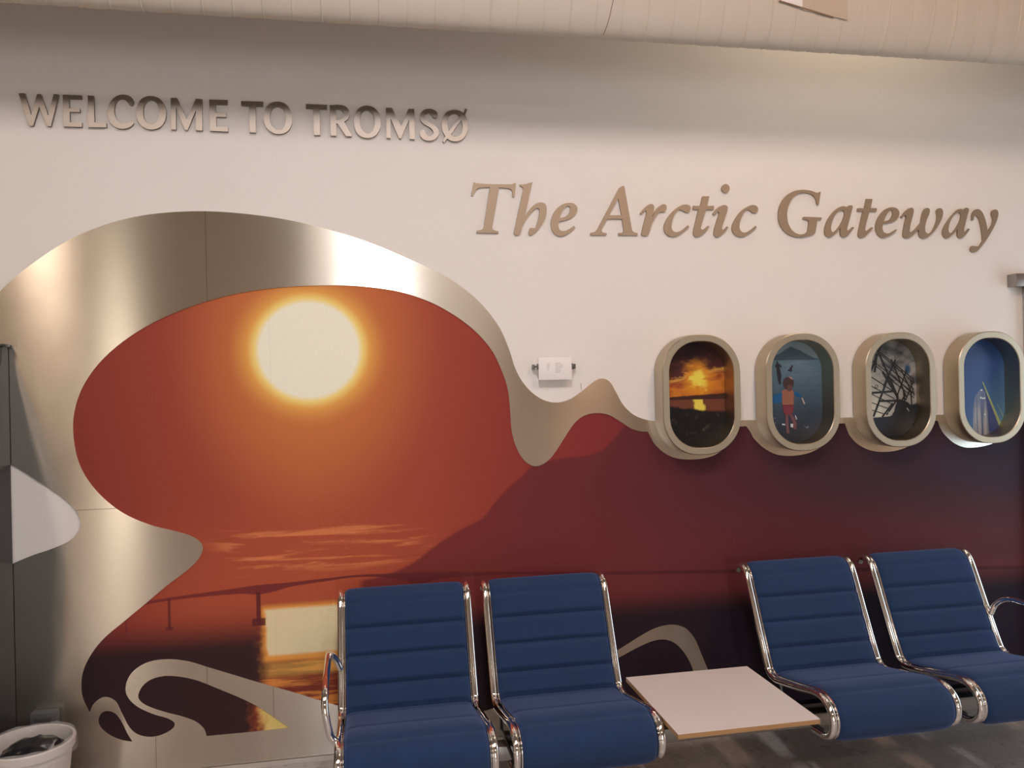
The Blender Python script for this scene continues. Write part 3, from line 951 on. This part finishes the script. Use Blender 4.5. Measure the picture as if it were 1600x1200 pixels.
LABELS = ['deep rounded steel porthole frame around a yellow sunset picture',
          'deep rounded steel porthole frame around a picture of a child splashing in the sea',
          'deep rounded steel porthole frame around a picture of a dark pole rack against clouds',
          'deep rounded steel porthole frame around a deep blue sky picture']
for i in range(4):
    root = empty('porthole_frame', (PXC[i], -0.0085, PZ), LABELS[i], 'picture frame', 'four porthole pictures')
    ring_mesh(root)
    bm = bmesh.new()
    inner = rrect(0, 0, IW + .002, IH + .002, 0.138, 12)
    mats = [pic_mats[i]]
    vs = [bm.verts.new((p.x, -0.003, p.y)) for p in inner]
    vb = [bm.verts.new((p.x, -0.0005, p.y)) for p in inner]
    bm.faces.new(vs)
    bm.faces.new(list(reversed(vb)))
    for k in range(len(vs)):
        bm.faces.new((vs[k], vb[k], vb[(k + 1) % len(vs)], vs[(k + 1) % len(vs)]))

    def add(pts, m, y=-0.0045):
        if m not in mats:
            mats.append(m)
        # keep inside the picture
        poly(None, bm, pts, mats.index(m), y)

    if i == 1:
        f = from_crop(1190, 520, PXC[i])
        c = lambda L: [f(*p) for p in L]
        dark = fm('figure_dark', (34, 34, 46))
        add(c([(140, 265), (152, 270), (158, 290), (178, 298), (190, 322), (180, 330), (170, 312), (168, 330), (178, 360), (186, 400), (180, 480), (165, 488), (152, 440), (142, 380), (140, 330), (128, 318), (128, 302), (142, 292)]), dark)
        add(c([(280, 302), (294, 306), (292, 322), (284, 332), (286, 360), (276, 368), (264, 362), (240, 352), (262, 342), (264, 326), (276, 320)]), dark)
        add(c([(190, 560), (110, 585), (102, 640), (130, 668), (190, 640)]), fm('armband_blue', (14, 84, 132)), -0.0048)
        add(c([(300, 545), (340, 560), (378, 590), (372, 608), (330, 598), (300, 580)]), fm('armband_blue', (14, 84, 132)), -0.0048)
        add(c([(372, 605), (384, 612), (408, 662), (402, 672), (392, 660)]), fm('pale_skin', (186, 168, 160)), -0.0048)
        add(c([(192, 540), (230, 528), (290, 535), (305, 570), (300, 680), (196, 680), (190, 600)]), fm('suit_orange', (148, 92, 74)), -0.005)
        add(c([(196, 676), (301, 676), (296, 740), (276, 768), (222, 768), (204, 740)]), fm('suit_red', (122, 48, 58)), -0.005)
        add(c([(222, 766), (250, 766), (252, 860), (262, 940), (236, 944), (226, 860)]), fm('wet_leg', (110, 72, 78)), -0.0048)
        add(c([(256, 766), (284, 766), (312, 800), (330, 860), (322, 910), (300, 900), (288, 830)]), fm('wet_leg', (110, 72, 78)), -0.0048)
        head = [(250 + 52 * cos(t * pi / 8), 472 + 60 * sin(t * pi / 8)) for t in range(16)]
        add(c(head), fm('hair_brown', (66, 44, 48)), -0.0053)
        add(c([(238, 500), (262, 484), (285, 500), (284, 535), (262, 552), (242, 540)]), fm('face_shade', (98, 64, 64)), -0.0056)
        add(c([(250, 412), (272, 410), (290, 424), (290, 442), (268, 430)]), fm('pale_hair', (150, 120, 120)), -0.0056)
        add(c([(310, 770), (322, 780), (332, 812), (322, 812)]), fm('foam', (200, 196, 200)), -0.0056)
        add(c([(272, 850), (296, 856), (292, 890), (270, 880)]), fm('foam', (200, 196, 200)), -0.0056)
        add(c([(190, 850), (222, 856), (218, 868), (192, 864)]), fm('foam', (200, 196, 200)), -0.0056)
    if i == 2:
        f = from_crop(1345, 515, PXC[i])
        ln = fm('pole_black', (24, 24, 28))
        L = [((200, 125), (92, 400), 20), ((142, 155), (350, 640), 22), ((325, 280), (215, 530), 18), ((255, 450), (120, 815), 22), ((285, 275), (430, 640), 14),
             ((205, 395), (340, 620), 26), ((430, 380), (340, 620), 14), ((380, 378), (480, 600), 12), ((496, 475), (420, 660), 14), ((465, 470), (500, 620), 10),
             ((180, 210), (500, 470), 10), ((185, 230), (500, 500), 9), ((215, 310), (500, 560), 9), ((200, 330), (470, 590), 8), ((270, 460), (500, 640), 8), ((110, 290), (500, 600), 9),
             ((130, 330), (310, 480), 8), ((92, 440), (310, 580), 8), ((92, 525), (320, 650), 8), ((92, 600), (300, 700), 7), ((92, 680), (270, 745), 7), ((92, 750), (220, 790), 7),
             ((95, 595), (330, 575), 20), ((165, 670), (350, 665), 20), ((300, 690), (200, 820), 18), ((350, 640), (240, 800), 16), ((410, 620), (300, 800), 14), ((340, 600), (350, 760), 26),
             ((400, 560), (420, 760), 18), ((470, 590), (480, 760), 14), ((130, 400), (150, 230), 22)]
        yy = -0.0043
        for a, b, w in L:
            yy -= 0.00003
            A2, B2 = Vector(f(*a)), Vector(f(*b))
            add(thick_line(A2, B2, w / 6.0 * 0.0029), ln, yy)
        for k in range(10):
            a0, a1 = 2 * pi * k / 10, 2 * pi * (k + 1) / 10
            add(thick_line(Vector(f(147 + 13 * cos(a0), 532 + 15 * sin(a0))), Vector(f(147 + 13 * cos(a1), 532 + 15 * sin(a1))), 0.0022), ln, -0.0055)
        gp = [f(*p) for p in [(110, 830), (300, 810), (330, 700), (360, 650), (440, 680), (498, 740), (498, 860), (470, 930), (400, 985), (240, 1000), (150, 940)]]
        add(gp, fm('ground_dark', (24, 30, 38)), -0.0056)
        for (a, b) in (((430, 735), (452, 765)), ((255, 770), (270, 800)), ((300, 770), (290, 800))):
            add(thick_line(Vector(f(*a)), Vector(f(*b)), 0.006, 0.003), fm('cloud_gap', (150, 156, 160)), -0.0058)
    if i == 3:
        f = from_crop(1470, 510, PXC[i])
        add(thick_line(Vector(f(392, 520)), Vector(f(560, 930)), 0.006, 0.016), fm('stripe_yellow', (150, 160, 112)), -0.0045)
        add(thick_line(Vector(f(528, 730)), Vector(f(590, 850)), 0.003, 0.006), fm('stripe_pale', (122, 150, 140)), -0.0045)
        add([f(412, 580), f(555, 930), f(505, 985), f(455, 985), f(440, 760)], fm('indigo', (52, 66, 118)), -0.0043)
        for (uu, vv, s) in ((380, 597, 8), (375, 668, 9), (392, 675, 8), (408, 672, 8), (412, 825, 6)):
            add([f(uu + s * cos(2 * pi * k / 8), vv + s * sin(2 * pi * k / 8)) for k in range(8)], fm('spark', (225, 225, 240)), -0.0056)
    obj('picture', bm, mats, root, smooth=False)

# ------------------------------------------------------------------ small sign
sx0, sz0 = at_y(842, 594, -0.045)
sx1, sz1 = at_y(893, 558, -0.045)
root = empty('wall_sign', ((sx0 + sx1) / 2, -0.0005, (sz0 + sz1) / 2), 'small white caption plate on dark metal clips above the steel wave', 'sign')
hw, hh = (sx1 - sx0) / 2, (sz1 - sz0) / 2
box('plate', -hw, hw, -0.045, -0.037, -hh, hh, MAT_CARD, root, bevel=0.001)
random.seed(4)
for col, x0, wmax in ((0, -0.038, .022), (1, 0.0, .036)):
    bm = bmesh.new()
    for k in range(7 if col else 5):
        zz = 0.022 - k * 0.0065
        w = wmax * random.uniform(.5, 1)
        bm_box(bm, x0, x0 + w, -0.0454, -0.0450, zz, zz + 0.0016)
    obj('caption_text', bm, MAT_INK, root, smooth=False)
for s in (-1, 1):
    bm = bmesh.new()
    bm_box(bm, s * (hw + .003) - .003, s * (hw + .003) + .003, -0.046, -0.034, -0.004, 0.022, 0.001)
    sweep(bm, [Vector((s * (hw + .012), -0.002, 0.010)), Vector((s * (hw + .012), -0.040, 0.010))], 0.005, 10)
    sweep(bm, [Vector((s * (hw + .012), -0.040, 0.010)), Vector((s * (hw + .002), -0.040, 0.010))], 0.004, 10)
    bm_box(bm, s * (hw + .018) - .003, s * (hw + .018) + .003, -0.036, -0.0005, -0.002, 0.020, 0.001)
    obj('clip', bm, MAT_CLIP, root)
a = at_y(908, 603, -0.001)
tag(box('cable_stub', a[0] - .002, a[0] + .002, -0.0045, -0.0005, a[1] - .016, a[1] + .012, simple('pale_cable', (0.62, 0.59, 0.56), .5, nz=.05)),
    'short pale cable end below the right clip of the caption plate', 'cable')

# ------------------------------------------------------------------ duct at the ceiling
DY, DZ, DA, DR = -0.51, 3.157, 0.10, 0.30     # flat-oval section: half depth, half height


def duct():
    root = empty('ventilation_duct', (0, DY, DZ - DR), 'large beige cloth-wrapped oval duct running below the ceiling', 'duct')
    bm = bmesh.new()
    seg = 72
    xs = []
    x = XL
    rng = random.Random(7)
    while x < XR:
        xs += [(x, 0.0), (x + 0.02, 0.0018), (x + 0.045, 0.0026), (x + 0.07, 0.0018), (x + 0.089, 0.0), (x + 0.0915, 0.0020), (x + 0.0935, 0.0020), (x + 0.096, 0.0)]
        x += 0.10
    rings = []
    for (x, b) in xs:
        wob = rng.uniform(-.0006, .0006)
        rings.append([bm.verts.new((x, (DA + b + wob) * cos(2 * pi * k / seg), DR + (DR + b + wob) * sin(2 * pi * k / seg))) for k in range(seg)])
    for a, b in zip(rings, rings[1:]):
        for k in range(seg):
            bm.faces.new((a[k], b[k], b[(k + 1) % seg], a[(k + 1) % seg]))
    obj('duct_body', bm, MAT_DUCT, root)

    def hit(px, py, r):
        d = ray(px, py)
        o = Vector((0, -DIST, EYE))
        # intersect with the oval section
        ra, rb = DA + r - DR, r
        a = (d.y / ra) ** 2 + (d.z / rb) ** 2
        b = 2 * (d.y * (o.y - DY) / ra ** 2 + d.z * (o.z - DZ) / rb ** 2)
        c = ((o.y - DY) / ra) ** 2 + ((o.z - DZ) / rb) ** 2 - 1
        t = (-b - sqrt(max(b * b - 4 * a * c, 0))) / (2 * a)
        p = o + d * t
        return p - Vector((0, DY, DZ - DR))

    def patch(name, corners, r, mat, n=8):
        bm = bmesh.new()
        (x0, y0), (x1, y1), (x2, y2), (x3, y3) = corners
        g0, g1 = [], []
        for i in range(n + 1):
            for j in range(n + 1):
                s, t = i / n, j / n
                px = (x0 * (1 - s) + x1 * s) * (1 - t) + (x3 * (1 - s) + x2 * s) * t
                py = (y0 * (1 - s) + y1 * s) * (1 - t) + (y3 * (1 - s) + y2 * s) * t
                g0.append(bm.verts.new(hit(px, py, DR + r)))
                g1.append(bm.verts.new(hit(px, py, DR + r - .004)))
        W = n + 1
        for i in range(n):
            for j in range(n):
                k = i * W + j
                bm.faces.new((g0[k], g0[k + 1], g0[k + W + 1], g0[k + W]))
                bm.faces.new((g1[k], g1[k + W], g1[k + W + 1], g1[k + 1]))
        bd = [i * W for i in range(n + 1)] + [n * W + j for j in range(1, n + 1)] + [i * W + n for i in range(n - 1, -1, -1)] + [j for j in range(n - 1, 0, -1)]
        for q in range(len(bd)):
            a, b = bd[q], bd[(q + 1) % len(bd)]
            bm.faces.new((g0[a], g0[b], g1[b], g1[a]))
        return obj(name, bm, mat, root)

    patch('cover_patch', [(1254, -30), (1325, -30), (1324, 31), (1254, 15)], 0.0075, simple('tan_patch_cloth', (0.52, 0.44, 0.36), .7, nz=.04))
    patch('paper_label', [(1222, -30), (1254, -30), (1254, 14), (1220, 1)], 0.0062, simple('white_label_paper', (0.80, 0.79, 0.80), .5, nz=.02))
    patch('label_edge', [(1218, 0), (1303, 26), (1302, 28), (1217, 2)], 0.0085, simple('brown_tape_edge', (0.20, 0.13, 0.08), .6, nz=.05), 10)
    # open crease in the wrapping
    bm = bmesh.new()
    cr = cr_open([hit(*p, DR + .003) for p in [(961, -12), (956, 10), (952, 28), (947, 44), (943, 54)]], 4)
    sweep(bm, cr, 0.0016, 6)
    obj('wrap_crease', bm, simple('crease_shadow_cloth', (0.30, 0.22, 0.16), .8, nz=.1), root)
    # hangers up to the ceiling
    for hx in (-2.2, 0.4, 3.0):
        obj('hanger_rod', sweep(bmesh.new(), [Vector((hx, 0, 2 * DR - .01)), Vector((hx, 0, ZC - DZ + DR))], 0.006, 8), MAT_STEEL, root)


duct()

# ------------------------------------------------------------------ seats
path2d = [(-.178, .715), (-.190, .735), (-.212, .745), (-.238, .737), (-.270, .700), (-.345, .540), (-.415, .395), (-.440, .362), (-.480, .350), (-.540, .358),
          (-.680, .385), (-.770, .404), (-.825, .402), (-.868, .378), (-.884, .338), (-.872, .298), (-.832, .272), (-.760, .264)]
CW = 0.496


def tube_path(x, pts=path2d, n=6):
    return cr_open([Vector((x, p[0], p[1])) for p in pts], n)


def cushion_mesh():
    P = cr_open([Vector((0, p[0], p[1])) for p in path2d[1:-1]], 10)
    # arc length resample
    L = [0]
    for a, b in zip(P, P[1:]):
        L.append(L[-1] + (b - a).length)
    N = 190
    pts = []
    j = 0
    for i in range(N + 1):
        s = L[-1] * i / N
        while j < len(L) - 2 and L[j + 1] < s:
            j += 1
        t = (s - L[j]) / max(1e-9, L[j + 1] - L[j])
        pts.append(P[j].lerp(P[j + 1], t))
    # locate the crease between back and seat
    jc = min(range(len(pts)), key=lambda k: (pts[k] - Vector((0, -.447, .357))).length)
    s0 = L[-1] * jc / N
    seams = [(s0, .022, .011), (s0 - .100, .018, .009), (s0 - .203, .018, .009), (s0 - .306, .018, .009), (s0 - .398, .005, .010), (s0 + .245, .004, .010), (s0 + .385, .006, .010)]
    half = CW / 2 - 0.020
    cols = [-1, -.985, -.96, -.92, -.8, -.5, 0, .5, .8, .92, .96, .985, 1]
    bm = bmesh.new()
    top, bot = [], []
    for i, p in enumerate(pts):
        s = L[-1] * i / N
        tg = (pts[min(i + 1, N)] - pts[max(i - 1, 0)]).normalized()
        nr = Vector((0, tg.z, -tg.y))        # forward / up side
        if nr.y > 0 and s < s0 * .3:
            pass
        th = 0.024
        for (ss, dep, w) in seams:
            th -= dep * math.exp(-((s - ss) / w) ** 2)
        th *= 0.45 + 0.55 * min(1, s / .11)
        endf = min(1, s / .02, (L[-1] - s) / .02)
        th *= sqrt(max(0.02, endf))
        rt, rb = [], []
        for c in cols:
            e = sqrt(max(0.0, 1 - abs(c) ** 14))
            rt.append(bm.verts.new(Vector((c * half, p.y, p.z)) + nr * (-0.004 + (th + .004) * (0.35 + 0.65 * e))))
            rb.append(bm.verts.new(Vector((c * half, p.y, p.z)) - nr * (0.010 * (0.4 + .6 * e))))
        top.append(rt)
        bot.append(rb)
    m = len(cols)
    for i in range(N):
        for k in range(m - 1):
            bm.faces.new((top[i][k], top[i][k + 1], top[i + 1][k + 1], top[i + 1][k]))
            bm.faces.new((bot[i][k], bot[i + 1][k], bot[i + 1][k + 1], bot[i][k + 1]))
        bm.faces.new((top[i][0], top[i + 1][0], bot[i + 1][0], bot[i][0]))
        bm.faces.new((top[i][-1], bot[i][-1], bot[i + 1][-1], top[i + 1][-1]))
    for r in (0, N):
        for k in range(m - 1):
            bm.faces.new((top[r][k], bot[r][k], bot[r][k + 1], top[r][k + 1]))
    return bm


def make_seat(name='lounge_seat'):
    root = link(bpy.data.objects.new(name, None))
    root.empty_display_size = .1
    obj('cushion', cushion_mesh(), MAT_FABRIC, root)
    for s in (-1, 1):
        obj('side_tube', sweep(bmesh.new(), tube_path(s * (CW / 2)), 0.0125, 16), MAT_CHROME, root)
        # inner steel web carrying the cushion edge
        bm = bmesh.new()
        sweep(bm, tube_path(s * (CW / 2 - 0.017), path2d[1:-1]), 0.004, 8, ry=0.013)
        obj('edge_strip', bm, MAT_CHROME, root)
    bm = bmesh.new()
    for s in (-1, 1):
        bm_box(bm, s * (CW / 2 - .012) - .003, s * (CW / 2 - .012) + .003, -.80, -.50, .262, .284, .001)
        sweep(bm, [Vector((s * (CW / 2 - .012), -.52, .275)), Vector((s * (CW / 2 - .012), -.50, .345))], .006, 8)
    bm_box(bm, -CW / 2 + .01, CW / 2 - .01, -.60, -.56, .268, .290, .002)
    obj('under_frame', bm, MAT_DARKSTEEL, root)
    return root


def copy_tree(o, parent=None):
    c = o.copy()
    link(c)
    c.parent = parent
    for ch in list(o.children):
        copy_tree(ch, c)
    return c


seat_x = [0.153, 0.720, 1.848, 2.438]
seat_labels = ['blue ribbed lounge seat at the left end, chrome armrest on its left side',
               'blue ribbed lounge seat directly left of the white table',
               'blue ribbed lounge seat directly right of the white table',
               'blue ribbed lounge seat at the right end of the row, partly out of frame']
proto = make_seat()
seats = [proto] + [copy_tree(proto) for _ in range(3)]
for o, x, lb in zip(seats, seat_x, seat_labels):
    o.location = (x, 0, 0)
    tag(o, lb, 'seat', 'blue lounge seats in one row')


def armrest(parent, s):
    x = s * (CW / 2 + .020)
    xo = s * (CW / 2 + .040)
    pts = [Vector((s * CW / 2, -.375, .50)), Vector((x, -.385, .545)), Vector((xo, -.43, .575)), Vector((xo, -.55, .580)), Vector((xo, -.70, .575)), Vector((xo, -.765, .560)),
           Vector((xo, -.795, .520)), Vector((x + s * .01, -.800, .46)), Vector((x, -.795, .425)), Vector((s * CW / 2, -.790, .405))]
    obj('armrest', sweep(bmesh.new(), cr_open(pts, 7), 0.0115, 14), MAT_CHROME, parent)


armrest(seats[0], -1)
armrest(seats[3], 1)

# table between the seats
root = empty('side_table', (1.2425, -0.711, 0.262), 'square white table top with wooden edge between the second and third seats', 'table')
tw, td = 0.2535, 0.260
ztop = 0.400 - 0.262
bm = bm_box(bmesh.new(), -tw, tw, -td, td, ztop - .0015, ztop, 0.0)
obj('tabletop', bm, MAT_TABLE, root, smooth=False)
obj('tabletop_edge', bm_box(bmesh.new(), -tw, tw, -td, td, ztop - .0165, ztop - .0016), MAT_EDGE, root, smooth=False)['label'] = 'bare wooden edge below the white top'
bm = bmesh.new()
bm_box(bm, -.03, .03, -.16, .16, ztop - .040, ztop - .017, .003)
bm_box(bm, -.22, .22, -.10, -.06, ztop - .040, ztop - .017, .003)
bm_box(bm, -.22, .22, .06, .10, ztop - .040, ztop - .017, .003)
bm_box(bm, -.04, .04, .035, .125, 0.0, ztop - .038, .003)
obj('support_bracket', bm, MAT_STEEL, root)

# the beam that carries everything
root = empty('seat_beam', (1.3, -.60, 0), 'grey steel beam with floor feet carrying the row of seats', 'bench beam')
obj('beam', bm_box(bmesh.new(), -1.42, 1.95, -.03, .03, .212, .264, .004), MAT_STEEL, root)
for lx in (-1.20, -0.60, 1.86):
    bm = bmesh.new()
    bm_box(bm, lx - .022, lx + .022, -.022, .022, .03, .214, .003)
    obj('post', bm, MAT_STEEL, root)
    bm = bmesh.new()
    bm_box(bm, lx - .025, lx + .025, -.20, .22, .012, .034, .006)
    for yy in (-.17, .19):
        bmesh.ops.create_cone(bm, cap_ends=True, segments=16, radius1=.02, radius2=.016, depth=.012, matrix=Matrix.Translation((lx, yy, .0065)))
    obj('foot', bm, MAT_STEEL, root)

# ------------------------------------------------------------------ kiosk at the left edge
KX = -1.344
root = empty('kiosk', (KX - .30, -.3, 0), 'black sloping kiosk standing against the wall at the left edge', 'kiosk')
prof = [(-.012, 0.0), (-.50, 0.0), (-.51, .30), (-.56, .75), (-.645, 1.04), (-.64, 1.06), (-.475, 1.251), (-.31, 1.432), (-.16, 1.58), (-.075, 1.67), (-.06, 1.735), (-.012, 1.735)]
bm = bmesh.new()
va = [bm.verts.new((.30, p[0] + .3, p[1])) for p in prof]
vb = [bm.verts.new((-.35, p[0] + .3, p[1])) for p in prof]
bm.faces.new(va)
bm.faces.new(list(reversed(vb)))
for k in range(len(prof)):
    bm.faces.new((va[k], vb[k], vb[(k + 1) % len(prof)], va[(k + 1) % len(prof)]))
obj('body', bm, MAT_KIOSK, root, smooth=False)
box('top_cap', -.36, .308, .232, .288, 1.7355, 1.745, MAT_KIOSK, root, bevel=.001)

# socket box low on the wall behind the bin
x0, z0 = at_y(47, 1140, -0.05)
x1, z1 = at_y(88, 1116, -0.05)
root = empty('wall_socket', ((x0 + x1) / 2, -0.0085, (z0 + z1) / 2), 'grey surface-mounted socket box low on the wall behind the bin', 'socket')
box('housing', -(x1 - x0) / 2, (x1 - x0) / 2, -.045, 0, -.035, .035, simple('grey_plastic', (0.10, 0.105, 0.11), .45, nz=.05), root, bevel=.004)
box('socket_face', -.03, .03, -.047, -.0452, -.02, .015, simple('dark_grey_plastic', (0.07, 0.07, 0.075), .4, nz=.05), root, bevel=.0005)

# ------------------------------------------------------------------ waste bin
BZ = 0.33
bc = Vector((-1.1735, -.3396, 0))
root = empty('waste_bin', bc, 'round white plastic waste bin with clear liner and black rubbish, bottom left', 'bin')
R1, R0 = 0.139, 0.105


def lathe(prof, seg=48, jitter=None):
    bm = bmesh.new()
    rings = []
    for i, (r, z) in enumerate(prof):
        ring = []
        for k in range(seg):
            a = 2 * pi * k / seg
            rr, zz = r, z
            if jitter:
                dr, dz = jitter(i, a)
                rr += dr
                zz += dz
            ring.append(bm.verts.new((rr * cos(a), rr * sin(a), zz)))
        rings.append(ring)
    for a, b in zip(rings, rings[1:]):
        for k in range(seg):
            bm.faces.new((a[k], a[(k + 1) % seg], b[(k + 1) % seg], b[k]))
    return bm


bm = lathe([(0.0005, .006), (R0 - .01, .006), (R0 - .004, .001), (R0, .01), (R1 - .006, BZ - .035), (R1 + .004, BZ - .032), (R1 + .006, BZ - .004), (R1 + .003, BZ), (R1 - .004, BZ - .002),
            (R1 - .008, BZ - .03), (R0 - .004, .012), (0.0005, .012)])
obj('bin_body', bm, MAT_BIN, root)
rng = random.Random(3)
ph = [rng.uniform(0, 6.28) for _ in range(6)]
jit = lambda i, a: (0.0012 * sin(9 * a + ph[0]) + .001 * sin(17 * a + ph[1]), 0.0022 * sin(5 * a + ph[2]) + .0014 * sin(13 * a + ph[3]))
obj('liner', lathe([(R0 + .004, .06), (R1 - .016, BZ - .05), (R1 - .010, BZ - .012), (R1 - .003, BZ + .006), (R1 + .006, BZ + .006), (R1 + .011, BZ - .01), (R1 + .012, BZ - .045)], 96, jit), MAT_LINER, root)['label'] = 'clear plastic liner folded over the rim'
bm = bmesh.new()
bmesh.ops.create_icosphere(bm, subdivisions=4, radius=1.0)
from mathutils import noise as mnoise
for v in bm.verts:
    d = v.co.normalized()
    k = 1 + .10 * mnoise.noise(d * 3.1) + .06 * mnoise.noise(d * 9) + .04 * mnoise.noise(d * 21)
    v.co = Vector((d.x * .108 * k + .012, d.y * .104 * k + .005, .272 + d.z * .060 * k))
obj('rubbish', bm, MAT_BAG, root)['label'] = 'crumpled black rubbish'

# ------------------------------------------------------------------ post and bracket at the right edge
x0, z1 = at_y(1588, 427, -0.06)
x1, z0 = at_y(1604, 447, -0.06)
root = empty('wall_rail', (x0 + .03, -0.0005, z0), 'grey rail bracket with upright post at the right edge of the wall', 'rail')
box('bracket', -.03, .10, -.06, 0, 0, z1 - z0, MAT_STEEL, root, bevel=.003)
px_ = at_y(1598, 500, -0.035)[0] + 0.03
obj('post', bm_box(bmesh.new(), px_ - x0 - .03, px_ - x0 + .03, -.045, -.005, -z0 + .03, -.001, .004), simple('grey_painted_post', (0.42, 0.42, 0.43), .5, nz=.04), root)

# ceiling lamps (housings of the lights above)
for i, (lx, ly, w, d, lab) in enumerate(((0.13, -2.7, .30, 1.5, 'neutral white ceiling panel lamp in the middle of the hall'), (2.05, -2.5, .30, 1.3, 'warm ceiling panel lamp above the right seats'),
                                         (-2.35, -2.7, .30, 1.3, 'warm ceiling panel lamp at the left of the hall'), (0.6, -6.2, 2.4, .3, 'long ceiling panel lamp at the rear of the hall'))):
    r = empty('ceiling_lamp', (lx, ly, ZC), lab, 'lamp', 'ceiling panel lamps')
    bm = bmesh.new()
    for (a, b, c, e) in ((-w / 2 - .03, -w / 2, -d / 2 - .03, d / 2 + .03), (w / 2, w / 2 + .03, -d / 2 - .03, d / 2 + .03), (-w / 2, w / 2, -d / 2 - .03, -d / 2), (-w / 2, w / 2, d / 2, d / 2 + .03)):
        bm_box(bm, a, b, c, e, -.05, -.0005)
    obj('housing', bm, MAT_BIN, r, smooth=False)
bpy.context.view_layer.update()
